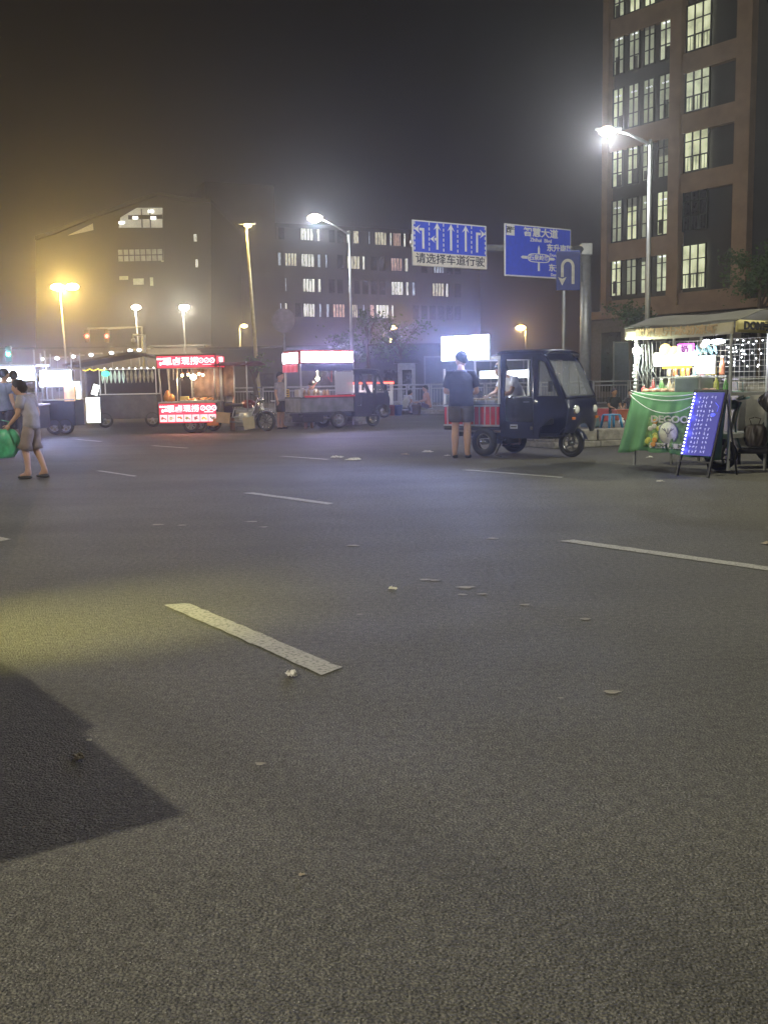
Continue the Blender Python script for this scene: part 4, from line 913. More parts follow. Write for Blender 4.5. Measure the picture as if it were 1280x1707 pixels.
m = MB(); m.ball((-.5, -.2, 1.46), .05); m.tube([(-.5, -.2, 1.5), (-.5, -.2, 1.9)], .006); m.build('bulb', emit('bare_bulb_warm', (1, .85, .6), 90, False), TC)
lamp('POINT', (-.5, -.2, 1.40), (1, .85, .65), 22, .05, TC)
lamp('AREA', (-.36, -.64, 2.09), (.50, .46, 1.0), 170, 1.6, TC, rot=(R(-95), 0, 0), sy=.3, spread=R(110))
m = MB()
for k in range(6): m.lathe([(.05, .94), (.055, 1.06), (.03, 1.12), (.03, 1.14)], n=10, T=Tm((-1.0 + .16 * k, -.35 + .1 * (k % 2), 0)))
m.build('jars', mat('sauce_jars', (.3, .2, .12), .3, var=.6, scale=9), TC)
m = MB(); m.box((-1.0, -.1, 1.05), (.3, .3, .22), ch=.02); m.lathe([(.16, .94), (.17, 1.1), (.0, 1.14)], T=Tm((-.4, .1, 0))); m.build('steamer', STEEL, TC)
m = MB(); m.tube([(-.56, -.3, 1.36), (-.78, -.35, 1.20)], .012); m.tube([(-.2, -.3, 1.5), (-.1, -.32, 1.36), (-.08, -.3, 1.78)], .01); m.build('lamp_arm', REDP, TC)
vp = TC.matrix_basis @ Vector((-.55, .34, 0))
person('vendor with bare shoulders bending over the counter of the white signed food truck', (vp.x, vp.y, -.25), R(30), dict(chest=(0, -.08, 1.26), neck=(0, -.16, 1.42), head=(0, -.23, 1.5), wl=(.15, -.42, 1.1), el=(.27, -.16, 1.1), wr=(-.15, -.42, 1.1), er=(-.27, -.16, 1.1), sl=(.185, -.1, 1.36), sr=(-.185, -.1, 1.36)), (.42, .38, .40), (.06, .06, .08), 1.0, nod=R(40))
vp = TC.matrix_basis @ Vector((-1.28, .75, 0))
person('standing person in pale top at the left end of the white signed food truck', (vp.x, vp.y, 0), R(60), {}, (.22, .22, .24), (.06, .05, .05), .95)
# stuff by its left end
a = ground(457, 700, .29)
t = thing('plastic_crate', 'yellow crate standing left of the white signed food truck', 'crate', (a.x + .02, 31.9, .83), R(8)); m = MB()
m.box((0, 0, .17), (.36, .3, .34), ch=.02); m.build('crate_body', mat('yellow_plastic', (.55, .34, .04), .5), t); m = MB()
for k in range(4): m.box((0, -.152, .06 + .075 * k), (.3, .006, .03))
m.build('slots', SBLK, t)
t = thing('folding_table', 'small grey folding table under the yellow crate', 'table', (a.x + .25, 31.95, .29), R(8)); m = MB(); m.box((0, 0, .515), (1.3, .5, .03), ch=.01); m.build('table_top', WHT, t)
for sx in (-1, 1):
    for sy in (-1, 1): MB().tube([(sx * .58, sy * .2, 0), (sx * .5, sy * .2, .5)], .014).build('leg', STEEL, t)
t = thing('storage_jug', 'pale green jug on the folding table right of the yellow crate', 'jug', (a.x + .62, 31.9, .82)); m = MB(); m.lathe([(.08, 0), (.1, .02), (.1, .22), (.05, .3), (.045, .34)]); m.build('jug_body', mat('pale_green_plastic', (.4, .5, .35), .5), t); MB().lathe([(.05, .34), (.05, .38)], n=12).build('cap', WHT, t)
for i, (px, lb, c, w, hh) in enumerate([(478, 'brown', (.2, .13, .08), .5, .3), (510, 'grey', (.2, .2, .2), .45, .25), (538, 'tan', (.34, .26, .16), .5, .32)]):
    q = ground(px, 702, .29); t = thing('cardboard_box', lb + ' box lying on the stone bed behind the food truck wheels', 'box', (q.x, 32.2 + .1 * i, .285), R(12 * i - 8), 'boxes on the stone bed')
    MB().box((0, 0, hh / 2), (w, .35, hh), ch=.008).build('carton', mat('carton_' + lb, c, .85), t); MB().box((0, 0, hh + .003), (w, .05, .004)).build('tape', mat('parcel_tape', (.4, .32, .2), .4), t)

# small red-roofed vehicle behind the cab
a = atY(641, 690, 41)
t = thing('food_cart', 'small distant food cart with red lit roof edge seen past the food truck cab', 'cart', (a.x - .55, 38.5, 0), R(4))
m = MB(); m.box((0, 0, .75), (1.7, .9, .5), ch=.02); m.build('body', WHT, t); m = MB(); m.box((0, 0, 1.36), (1.8, 1.0, .1)); rf = m.build('roof', REDP, t)
m = MB(); m.box((0, -.51, 1.33), (1.76, .02, .06)); m.build('lit_edge', emit('red_neon', (1, .12, .06), 5, False), rf)
[MB().box((x, y, 1.16), (.05, .05, .36)).build('canopy_post', WHT, t) for x in (-.83, .83) for y in (-.42, .42)]
m = MB(); m.box((-.3, -.3, 1.12), (.9, .02, .3)); m.build('lit_face', emit('cart_face', (1, .85, .85), 1.6, False, .6, 4), t)
for x in (-.5, .5): wheel(t, x, -.36, .25, .1, 6)

# ================================================================== red lit food cart
RED_L = emit('backlit_red', (.95, .05, .11), 1.2, True); WH_L = emit('backlit_white', (1, .93, .95), 2.1, False); ORL = emit('backlit_orange', (1, .35, .08), 1.4, False)
CA = atY(319, 650, 28.6)
RC = thing('food_cart', 'food cart with red lit signs above and below its warm lit counter', 'cart', (CA.x, 28.6, 0), R(-3))
def red_sign(w, h, z, food, y=-.52):
    o = MB(Tm((0, y, z))).box((0, .03, 0), (w + .05, .05, h + .05), ch=.008).build('sign_box', REDP, RC)
    MB(Tm((0, y, z))).box((0, 0, 0), (w, .02, h)).build('lit_face', RED_L, o)
    zt_ = h * .22 if food else 0; hb = h * .55 if food else h
    text('现卤现捞', .74 * hb, Tm((-.08 * w, y - .014, z + zt_)), WH_L, o, bold=.0015, wide=1.1)
    text('鲜香卤味', .22 * hb, Tm((-.42 * w, y - .014, z + zt_ + hb * .24)), WH_L, o, bold=.0005)
    m = MB()
    for k in range(2): m.ball((-.44 * w + .09 * k, y - .012, z + zt_ - hb * .16 + .02 * k), (.04, .006, .045), n=10)
    m.plate([(0, 0), (.10, .05), (.16, 0), (.10, -.03)], [], .006, 0, T=Tm((-.37 * w, y - .018, z + zt_ - hb * .2))); m.build('emblem', WH_L, o)
    m = MB()
    for k in range(3):
        T = Tm((.27 * w + .115 * w * k * .85, y - .014, z + zt_ + hb * .08)) @ AX; m.torus(.062 * w * .62, .012, n=18, k=5, T=T)
        m.tube([(.27 * w + .115 * w * k * .85 - .02, y - .014, z + zt_ + hb * .02), (.27 * w + .115 * w * k * .85 + .02, y - .014, z + zt_ + hb * .14)], .008, n=5)
    m.box((.37 * w, y - .012, z + zt_ - hb * .3), (.16 * w, .004, .018)); m.build('dish_rings', WH_L, o)
    if food:
        n = 7; cw = w / n
        m = MB(); [m.box((-w / 2 + cw * (k + .5), y - .012, z - h * .27), (cw * .9, .008, h * .38)) for k in range(n)]; m.build('photo_panel', emit('pale_pink_panel', (1, .72, .75), 1.2, False), o)
        cols = [(.5, .12, .08), (.45, .4, .25), (.6, .2, .05), (.35, .3, .15), (.4, .08, .08), (.7, .55, .1), (.2, .2, .16)]; rn = random.Random(8)
        for k in range(n):
            m = MB()
            for j in range(9): m.ball((-w / 2 + cw * (k + .5) + rn.uniform(-.055, .055), y - .017, z - h * .28 + rn.uniform(-.03, .04)), (.03, .006, .02), n=7)
            m.build('dish_picture', emit('dish_%d' % k, cols[k], 1.0, False, .4, 30), o)
red_sign(1.62, .31, 2.00, False); 
red_sign(1.62, .52, .56, True)
m = MB(); m.box((.86, -.02, 1.995), (.03, 1.0, .33)); o = m.build('sign_box', REDP, RC); MB().box((.882, -.02, 1.995), (.012, .96, .29)).build('lit_face', RED_L, o)
tt = text('现捞', .24, Tm((.892, -.02, 1.995), (0, 0, R(90))), WH_L, o, bold=.006)
m = MB(); m.box((0, 0, .86), (1.66, 1.0, .05), ch=.01); m.box((0, .45, .6), (1.6, .04, .5)); m.box((0, 0, .32), (1.6, .96, .05)); [m.box((x, 0, .58), (.03, .94, .5)) for x in (-.8, .8)]; m.build('cart_body', mat('steel_counter', (.35, .34, .31), .4, .7), RC)
m = MB()
for x, tl in ((-.79, .09), (.79, .0)):
    for y in (-.47, .47): m.tube([(x + tl * .6, y, .88), (x - tl * .3, y, 2.15)], .022, n=8)
m.box((0, -.47, 1.82), (1.6, .03, .03)); m.box((0, .47, 2.14), (1.6, .03, .03)); m.build('canopy_frame', STEEL, RC)
m = MB(); m.box((0, 0, 2.19), (1.74, 1.1, .035), ch=.01); m.build('roof', mat('dark_roof', (.08, .04, .04), .6), RC)
for sx in (-.1, ):
    wheel(RC, .05, -.40, .24, .1, 8, rimm=GREYP); wheel(RC, .05, .40, .24, .1, 8, rimm=GREYP)
m = MB(); m.tube([(.05, -.4, .24), (.05, .4, .24)], .03); m.build('axle', BLK, RC)
BULB = emit('warm_bulb', (1, .72, .38), 30, False)
for k, (x, z) in enumerate([(-.20, 1.62), (-.03, 1.64), (.29, 1.65), (.40, 1.62)]):
    m = MB(); m.tube([(x, -.2, 2.1), (x, -.2, z + .07)], .005, n=5); m.lathe([(.02, 0), (.06, -.05)], n=12, T=Tm((x, -.2, z + .1))); b = m.build('lamp_shade', mat('brown_shade', (.3, .12, .05), .5), RC)
    MB().ball((x, -.2, z), .035).build('bulb', BULB, b)
m = MB(); m.ball((.12, -.2, 1.57), (.085, .085, .075)); b = m.build('bulb', emit('hot_bulb', (1, .8, .5), 110, False), RC); MB().tube([(.12, -.2, 2.1), (.12, -.2, 1.63)], .006).build('cord', BLK, b)
lamp('POINT', (.12, -.2, 1.46), (1, .68, .36), 55, .05, RC)
lamp('POINT', (-.3, -.2, 1.5), (1, .62, .3), 14, .05, RC)
lamp('AREA', (0, -.56, 2.0), (1, .12, .16), 14, 1.5, RC, rot=(R(-90), 0, 0), sy=.3); lamp('AREA', (0, -.56, .56), (1, .2, .2), 14, 1.5, RC, rot=(R(-90), 0, 0), sy=.4)
FOOD = mat('braised_food', (.40, .17, .05), .45, var=.5, scale=12); rn = random.Random(4)
m = MB()
for k in range(40): m.ball((rn.uniform(-.15, .7), rn.uniform(-.35, -.1), .915 + rn.uniform(0, .05)), (.05, .04, .03), n=7)
m.build('food', FOOD, RC)
m = MB(); m.lathe([(.02, 0), (.1, .03), (.11, .16), (.05, .3), (0, .33)], n=12, T=Tm((-.62, -.3, .885))); m.lathe([(.02, 0), (.1, .03), (.08, .16), (.03, .22)], n=12, T=Tm((-.5, -.3, .885))); m.build('roast_duck', mat('roast', (.6, .22, .04), .4), RC)
m = MB(); m.box((-.13, -.3, .96), (.24, .12, .14), ch=.01); m.build('tray', mat('yellow_tray', (.6, .45, .12), .5), RC)
m = MB(); m.box((.25, -.36, .90), (.95, .3, .03), ch=.008); m.build('steel_tray', STEEL, RC)
m = MB()
for k in range(4): m.tube([(-.7 + .12 * k, .3, 2.1), (-.72 + .13 * k, .32, 1.5)], .012, n=5)
m.build('hanging_ladle', STEEL, RC)
person('vendor in grey shirt behind the right post of the red lit food cart', (CA.x + 1.02, 29.3, -.1), R(-60), dict(head=(0, -.08, 1.50), neck=(0, -.04, 1.42)), (.25, .25, .27), (.05, .05, .06), .92)

# ================================================================== motor tricycle with dark canopy, right of it
def motorbike_front(label, loc, rz, canopy, col=BLK):
    t = thing('motor_tricycle', label, 'tricycle', loc, rz)
    wheel(t, 1.15, 0, .29, .09, 10, rimm=CHROME)
    m = MB(); [m.tube([(1.15, q, .29), (.93, q, .95)], .022) for q in (-.08, .08)]; m.build('fork', CHROME, t)
    m = MB(); m.grid(lambda u, v: (1.15 + .33 * math.cos(R(30 + 130 * u)), (v - .5) * .12, .29 + .33 * math.sin(R(30 + 130 * u))), 12, 4, th=.006); m.build('mudguard', CHROME, t)
    m = MB(); m.ball((1.03, 0, .88), (.07, .09, .09), n=12); m.build('headlight', CHROME, t)
    m = MB(); m.tube([(.86, -.36, 1.06), (.93, -.15, 1.0), (.93, .15, 1.0), (.86, .36, 1.06)], .013); [m.tube([(.9, q, 1.03), (.93, q * 1.1, 1.22)], .006) for q in (-.25, .25)]; [m.ball((.93, q * 1.15, 1.25), (.015, .06, .04), n=8) for q in (-.25, .25)]; m.build('handlebar', BLK, t)
    m = MB(); m.ball((.62, 0, .78), (.24, .12, .13)); m.build('fuel_tank', mat('dark_red_tank', (.12, .01, .01), .3, coat=.6), t)
    m = MB(); m.box((.22, 0, .76), (.55, .26, .09), ch=.03); m.build('seat', mat('black_vinyl', (.02, .02, .02), .5), t)
    m = MB(); m.lathe([(.12, -.12), (.14, 0), (.12, .12)], T=Tm((.62, 0, .42)) @ AX); m.box((.55, 0, .42), (.4, .2, .24), ch=.04); m.tube([(.8, -.12, .4), (.6, -.16, .26), (.0, -.18, .3)], .025); m.tube([(.9, 0, .9), (.7, 0, .45), (.1, 0, .4), (.2, 0, .7)], .022); m.build('engine', STEEL, t)
    m = MB(); m.tube([(.6, -.25, .3), (.6, .25, .3)], .012); [m.tube([(.75, q, .3), (.9, q * 1.05, .62), (.8, q, .8)], .012) for q in (-.2, .2)]; m.build('crash_bar', CHROME, t)
    m = MB(); m.box((-.75, 0, .5), (1.3, 1.0, .06), ch=.01); m.box((-.75, -.5, .68), (1.3, .03, .32), ch=.01); m.box((-.75, .5, .68), (1.3, .03, .32)); m.box((-1.39, 0, .68), (.03, .98, .32)); m.build('bed', DKBLUE, t)
    for q in (-.44, .44): wheel(t, -.7, q, .26, .12, 6, rimm=GREYP)
    if canopy:
        [MB().tube([(x, y, .6), (x, y, 1.98)], .02).build('canopy_post', STEEL, t) for x in (-1.35, 0.0, .8) for y in (-.46, .46) if not (x > .5 and y > 0)]
        m = MB(); m.grid(lambda u, v: (-1.45 + 2.4 * u, -.6 + 1.2 * v, 2.02 + .05 * math.sin(7 * u) * .4 - .1 * (2 * v - 1) ** 2 - .05 * u), 16, 8, th=.012); m.build('canopy', mat('dark_red_tarpaulin', (.10, .03, .035), .8), t)
        m = MB(); m.box((-.6, .5, 1.45), (.02, .02, 1.0)); m.grid(lambda u, v: (-1.3 + 1.3 * u, .5 + .02 * math.sin(30 * u), 1.9 - .9 * v), 30, 2, th=.006); m.build('rear_curtain', mat('brown_striped_cloth', (.16, .11, .09), .9, var=.5, scale=5), t)
    return t
a = ground(443, 719)
mt = motorbike_front('motor tricycle with dark canopy and bare front wheel beside the red lit food cart', (a.x - 1.15 * .94, a.y + .3, 0), R(-16), True)
m = MB(); m.box((.1, -.58, .42), (.42, .03, .3), rot=(0, .1, 0), ch=.005); m.build('side_carton', CARD, mt)
m = MB(); m.box((.75, -.3, .25), (.34, .03, .34), rot=(0, -.15, 0), ch=.005); m.build('leaning_board', mat('pale_board', (.42, .36, .24), .8), mt)
m = MB(); m.box((-.25, -.53, .30), (.35, .02, .2)); m.build('orange_reflector', mat('orange_plastic', (.6, .18, .03), .4), mt)
# ================================================================== green draped stall at right; it stands along the lane
ST = thing('drinks_stall', 'drinks stall with green printed cloth, glowing signs and cream awning at the right edge', 'stall', (3.60, 14.10, 0), R(-52))
GREEN = mat('green_cloth', (.11, .27, .12), .8, var=.15, scale=3)
def drape(u, v):
    z = 1.08 - .84 * v; f = v ** 1.2
    return (-.02 + 1.5 * u - .12 * f * (1 - u) + .02 * math.sin(17 * u) * f, -.04 - .14 * f - .035 * math.sin(34 * u + 1.3 * v) * f - .02 * math.sin(61 * u) * f, z + .03 * math.sin(5 * u) * v - .03 * math.sin(21 * u) * f * .4)
m = MB(); m.grid(drape, 90, 16, th=.006)
m.grid(lambda u, v: (-.03 - .13 * v + .02 * math.sin(22 * u) * v, .8 * (1 - u) - .04 - .12 * v * u, 1.08 - .84 * v), 30, 10, th=.006)
m.grid(lambda u, v: (-.03 + 1.5 * u, -.045 + .5 * v, 1.085), 12, 4, th=.004); cl = m.build('counter_cloth', GREEN, ST)
# the printed panel of fruit round a white disc
def on(u, z, off=.0): # point on the drape
    v = (1.08 - z) / .84; p_ = drape(u, v); return (p_[0], p_[1] - .02 - off, z)
MUST = mat('leafy_print', (.13, .24, .08), .8, var=.7, scale=16)
m = MB(); m.grid(lambda u, v: on(.26 + .60 * u, .74 - .40 * v, .022 + .012), 30, 10, th=.004); pn = m.build('printed_panel', MUST, cl)
rn = random.Random(6)
LEMON = mat('lemon_print', (.55, .55, .10), .8, var=.4, scale=20); ORG = mat('orange_print', (.6, .28, .05), .8); CREAMP = mat('cream_print', (.62, .62, .5), .8, var=.2, scale=20)
for mt_, n, nm in ((LEMON, 14, 'lemon_print'), (ORG, 8, 'orange_print'), (CREAMP, 9, 'flower_print')):
    m = MB()
    for k in range(n):
        u, z = rn.choice([rn.uniform(.28, .42), rn.uniform(.72, .85)]), rn.uniform(.37, .72); c = on(u, z, .06); m.ball(c, (.045, .006, .035), n=8)
    m.build(nm, mt_, pn)
c = on(.50, .54, .10); m = MB(); m.lathe([(.155, 0), (.155, .006)], n=28, T=Tm(c) @ AX); m.build('white_disc', CREAMP, pn)
m = MB(); m.torus(.15, .008, n=28, k=5, T=Tm((c[0], c[1] - .005, c[2])) @ AX); [m.box((c[0] + .035 * q, c[1] - .01, c[2] + .02 * abs(q)), (.012, .004, .12 - .03 * abs(q)), rot=(0, .5 * q, 0)) for q in (-2, -1, 0, 1, 2)]; m.build('disc_drawing', mat('sketch_grey', (.2, .2, .2), .8), pn)
c = on(.49, .715, .10); text('DEGOO', .13, Tm(c), CREAMP, pn, bold=.003, wide=1.3)
c = on(.50, .355, .09); text('柠檬茶 鲜果茶', .075, Tm(c), CREAMP, pn, bold=.003, wide=1.2)
m = MB(); m.box(on(.78, .42, .06), (.12, .008, .16), ch=.003); m.box((on(.78, .42, .06)[0], on(.78, .42, .06)[1], .51), (.05, .008, .03)); m.build('juice_bottle_print', ORG, pn)
# two loops of white cable over the cloth
m = MB()
for sag, z1 in ((.10, 1.02), (.24, .99), (.07, 1.05)): m.tube([(.02 + 1.2 * k / 14, -.12 - .10 * (sag) - .02, z1 + .06 - .02 * k / 14 - sag * (1 - (2 * k / 14 - 1) ** 2)) for k in range(15)], .006, n=5)
m.build('cable', WHT, ST)
m = MB(); m.box((.74, .40, 1.05), (1.5, .85, .04)); m.box((.74, .42, .5), (1.44, .76, .06)); 
m.build('counter', STEEL, ST)
m = MB()
for x in (0.0, 1.5):
    for y in (-.02, .85): m.box((x, y, .98), (.03, .03, 1.95) if y > 0 else (.03, .03, 1.85))
m.build('frame_post', STEEL, ST)
m = MB()
for k in range(20): m.tube([(.02 + .075 * k, .86, 1.1), (.02 + .075 * k, .86, 1.8)], .003, n=4)
for k in range(10): m.tube([(0, .86, 1.12 + .075 * k), (1.48, .86, 1.12 + .075 * k)], .003, n=4)
for k in range(8): m.tube([(-.01, .05 + .1 * k, 1.1), (-.01, .05 + .1 * k, 1.8)], .003, n=4)
m.build('wire_grid', WHT, ST)
# awning: cream valance with lettering, sloping roof
CRM = mat('cream_cloth', (.45, .41, .28), .8, var=.12, scale=3, bump=.3); PALE = mat('pale_yellow_cloth', (.66, .58, .24), .8, var=.1, scale=3)
m = MB(); m.grid(lambda u, v: (-.12 + 1.72 * u, -.12 - .01 * math.sin(14 * u), 1.97 - .02 * math.sin(3.1 * u) - .15 * v), 30, 3, th=.006); vl = m.build('front_valance', CRM, ST)
text('鲜榨果汁冰粉凉虾', .13, Tm((.72, -.14, 1.885)), mat('faded_red', (.48, .34, .18), .8), vl, bold=.003, wide=1.25)
m = MB(); m.grid(lambda u, v: (1.62 + .008 * math.sin(11 * u), -.12 + 1.7 * u, 1.995 - .16 * v), 24, 3, th=.006); ve = m.build('side_valance', PALE, ST)
text('DOM!手打柠檬茶', .135, Tm((1.635, .74, 1.92), (0, 0, R(90))), SBLK, ve, bold=.006, wide=1.35)
m = MB(); m.grid(lambda u, v: (-.14 + 1.77 * u, -.13 + 1.7 * v, 1.985 + .17 * math.sin(math.pi * min(1, v * 1.02)) * .9 + .012 * math.sin(9 * u) - .012 * math.sin(12 * v)), 20, 20, th=.012); m.build('awning_roof', mat('grey_tarpaulin', (.14, .135, .115), .75, var=.2, scale=2), ST)
m = MB(); m.box((1.5, 1.52, .98), (.03, .03, 1.95)); m.box((.0, 1.52, .98), (.03, .03, 1.95)); m.build('frame_post', STEEL, ST)
# glowing signs
YL = emit('sign_warm_white', (1, .93, .72), 7); PK = emit('pink_neon', (1, .12, .85), 2.6, False); OR = emit('amber_neon', (1, .55, .06), 2.5, False)
def lp(px, py, y):
    """local x,z of a photo pixel on the upright plane y=const of the stall"""
    o = ST.matrix_basis @ Vector((0, y, 0)); s_, z_ = atLine(px, py, Vector((o.x, o.y)), Vector((math.cos(R(-52)), math.sin(R(-52))))); return s_, z_
bpy.context.view_layer.update()
a = lp(1091, 589, .1); b = lp(1158, 608, .1); cx, cz = (a[0] + b[0]) / 2, (a[1] + b[1]) / 2
m = MB(); m.box((cx, .12, cz), (b[0] - a[0] + .03, .04, a[1] - b[1] + .02), ch=.01); o = m.build('glowing_sign', WHT, ST)
m = MB(); m.box((cx, .095, cz - .0), (b[0] - a[0], .012, a[1] - b[1])); m.build('lit_face', YL, o)
m = MB(); m.box((cx + .05, .085, cz - (a[1] - b[1]) / 2 - .025), (b[0] - a[0] - .2, .02, .03)); m.build('amber_edge', OR, o)
p1 = lp(1109, 583, .1); p2 = lp(1142, 583, .1); p3 = lp(1124, 584, .1)
m = MB(); m.lathe([(.085, 0), (.085, .03)], n=20, T=Tm((p1[0], .11, p1[1])) @ AX); m.lathe([(.06, 0), (.06, .03)], n=18, T=Tm((p3[0], .11, p3[1])) @ AX); m.build('round_lamp_sign', emit('amber_disc', (1, .72, .25), 3, False), o)
m = MB(); m.box((p2[0], .10, p2[1]), (.22, .02, .13), ch=.006); q = m.build('pink_sign', emit('pink_face', (1, .45, .95), 1.8, False), o)
m = MB(); m.box((p2[0], .11, p2[1]), (.26, .02, .17), ch=.01); m.build('pink_edge', PK, o); text('奶', .12, Tm((p2[0], .085, p2[1])), mat('purple_ink', (.2, .02, .25), .6), o, bold=.003)
a = lp(1163, 594, .15); b = lp(1191, 622, .15)
m = MB(); m.box(((a[0] + b[0]) / 2, .16, (a[1] + b[1]) / 2), (b[0] - a[0] + .02, .03, a[1] - b[1] + .02), ch=.006); o = m.build('light_board', WHT, ST); MB().box(((a[0] + b[0]) / 2, .14, (a[1] + b[1]) / 2), (b[0] - a[0], .012, a[1] - b[1])).build('lit_face', emit('light_board_pinkish', (1, .93, 1), 6), o)
a = lp(1063, 585, -.04)
m = MB(); m.ball((a[0], -.06, a[1]), (.06, .05, .06)); m.build('bulb', emit('stall_bulb', (.93, 1, .85), 70, False), ST); lamp('POINT', (a[0], -.22, a[1]), (.85, 1.0, .80), 38, .06, ST)
a = lp(1196, 569, .2); m = MB(); m.ball((a[0], .2, a[1]), (.12, .05, .03)); m.ball((a[0] - .17, .2, a[1]), (.05, .04, .035)); m.build('ceiling_lamp', emit('cool_tube', (.85, .88, 1), 30, False), ST); lamp('POINT', (a[0] - .1, .25, a[1] - .12), (.82, .85, 1.0), 16, .06, ST)
a = lp(1172, 575, .25); MB().ball((a[0], .25, a[1]), .04).build('globe_bulb', emit('frosted', (1, 1, .9), .9, False), ST)
lamp('POINT', (.55, .38, 1.55), (1, .92, .66), 26, .12, ST)
# goods
COLS = [(.5, .5, .12), (.15, .35, .12), (.5, .2, .1), (.55, .5, .4), (.2, .35, .4), (.5, .12, .12), (.6, .45, .1)]
CN = ['olive', 'dark green', 'rust red', 'cream', 'teal', 'red', 'amber']
for row, (y, z, n, x0, x1, s) in enumerate(((.55, 1.3, 9, .15, 1.0, 1.1), (.25, 1.07, 10, .1, 1.25, 1.0), (.08, 1.07, 8, .08, .9, .6))):
    for k in range(n):
        x = x0 + (x1 - x0) * k / (n - 1) + rn.uniform(-.02, .02); c = COLS[rn.randrange(len(COLS))]; r_ = .032 * rn.uniform(.8, 1.2); h = .2 * s * rn.uniform(.7, 1.1)
        b = thing('drink_bottle', '%s bottle on the %s of the green draped drinks stall' % (CN[COLS.index(c)], ('raised back shelf', 'middle of the counter', 'front edge of the counter')[row]), 'bottle', ST.matrix_basis @ Vector((x, y, z + (.0 if row else .002))), 0, 'bottles and jars on the green draped stall')
        m = MB(); m.lathe([(r_, 0), (r_ * 1.05, h * .1), (r_, h * .65), (r_ * .45, h * .85), (r_ * .4, h)], n=10); m.build('glass_body', mat('bottle_%d' % (COLS.index(c)), c, .25, var=.3, scale=12, coat=.4), b)
        MB().lathe([(r_ * .5, h), (r_ * .5, h * 1.12)], n=8).build('cap', WHT, b)
m = MB(); m.box((.58, .55, 1.285), (1.1, .18, .02)); [m.box((x, .55, 1.18), (.02, .16, .2)) for x in (.05, 1.1)]; m.build('shelf', STEEL, ST)
a = lp(1156, 632, .12); m = MB(); m.box((a[0], .12, 1.18), (.42, .3, .24), ch=.03); o = m.build('appliance', mat('dull_appliance', (.3, .32, .3), .45), ST); MB().box((a[0], -.035, 1.18), (.36, .006, .17)).build('door_glass', mat('grey_screen', (.16, .2, .18), .3), o)
m = MB(); 
for k in range(14): m.ball((.15 + .08 * k, .02 + .04 * (k % 2), 1.10), (.06, .05, .035), n=8)
m.build('snack_packets', mat('packets', (.5, .3, .2), .5, var=.7, scale=9), ST)
m = MB(); rn = random.Random(12)
for k in range(5):
    x = .02 + .06 * k; m.tube([(x, .0, 1.75), (x + .05, -.03, 1.55 - .05 * k), (x + .02, -.03, 1.4), (x + .12, -.02, 1.18 + .02 * k)], .005, n=5)
for k in range(12): m.ball((-.03 + .05 * rn.random(), -.03, 1.15 + .05 * k), (.03, .02, .025), n=6)
m.build('hanging_cords', mat('pale_cord', (.55, .6, .62), .6), ST)
m = MB(); [m.tube([(.18 + .03 * k, .5, 1.72 - .03 * (k % 3)), (.18 + .03 * k, .52, 1.62 - .03 * (k % 3))], .012, n=5) for k in range(26)]; m.build('hanging_packets', mat('blue_green_packets', (.15, .3, .35), .5, var=.8, scale=8), ST)
# garland of small lights behind
GL = emit('fairy_light', (.9, .95, 1), 10, False)
m = MB(); n_ = 0
for k in range(44):
    px, py = rn.uniform(1212, 1282), rn.uniform(566, 612); a = atY(px, py, 15.6); q = ST.matrix_basis.inverted() @ a; m.ball(tuple(q), .011, n=6)
m.build('fairy_lights', GL, ST)['kind'] = 'stuff'
m = MB(); m.grid(lambda u, v: (2.2 + .0 * u, 1.62 + 1.6 * u, 1.9 - .55 * v), 6, 3, th=.01); m.build('dark_backcloth', mat('dark_backcloth', (.03, .03, .04), .9), ST)

# fridge and table behind the stall's right end
a = atY(1252, 650, 14.6)
t = thing('cool_box', 'pale grey chest freezer standing behind the right end of the green draped stall', 'freezer', (a.x + .1, 14.7, 0), R(6)); m = MB(); m.box((0, 0, .72), (.75, .5, 1.0), ch=.02); m.build('cabinet', mat('pale_appliance', (.34, .34, .30), .5), t)
m = MB(); m.box((-.12, -.26, .8), (.3, .02, .7), ch=.01); m.box((.24, -.26, .8), (.3, .02, .7), ch=.01); m.build('door', mat('pale_appliance_door', (.42, .41, .36), .45), t); [MB().box((x, 0, .11), (.05, .4, .22)).build('leg', BLK, t) for x in (-.32, .32)]
m = MB(); m.box((0, 0, 1.24), (.8, .55, .03), ch=.01); m.build('lid', STEEL, t)

# electric scooter loaded with dark bags
a = ground(1240, 785)
SCO = thing('electric_scooter', 'dark electric scooter piled with bags behind the blue menu board', 'scooter', (a.x + .12, a.y + .0, 0), R(-12))
TEAL = mat('teal_plastic', (.12, .24, .24), .4, coat=.4)
wheel(SCO, -.42, 0, .22, .10, 5, rimm=GREYP); wheel(SCO, .75, 0, .22, .10, 5, rimm=GREYP)
m = MB(); m.tube([(-.42, -.06, .22), (-.30, -.05, .6), (-.22, 0, .95)], .02); m.tube([(-.42, .06, .22), (-.30, .05, .6)], .02); m.build('fork', STEEL, SCO)
m = MB(); m.grid(lambda u, v: (-.20 - .07 * math.sin(math.pi * u), (v - .5) * .38 * (1 - .3 * u), .32 + .62 * u), 8, 8, th=.02); m.grid(lambda u, v: (-.42 + .27 * math.cos(R(20 + 140 * u)), (v - .5) * .13, .22 + .27 * math.sin(R(20 + 140 * u))), 12, 4, th=.008); m.build('front_shield', TEAL, SCO)
m = MB(); m.box((.1, 0, .28), (.62, .3, .08), ch=.03); m.grid(lambda u, v: (.35 + .55 * u, (v - .5) * .3, .36 + .32 * math.sin(math.pi * min(1, .25 + .6 * u))), 8, 6, th=.02); m.build('body', BLK, SCO)
m = MB(); m.box((.5, 0, .74), (.62, .26, .1), ch=.04); m.build('seat', mat('black_vinyl', (.02, .02, .02), .5), SCO)
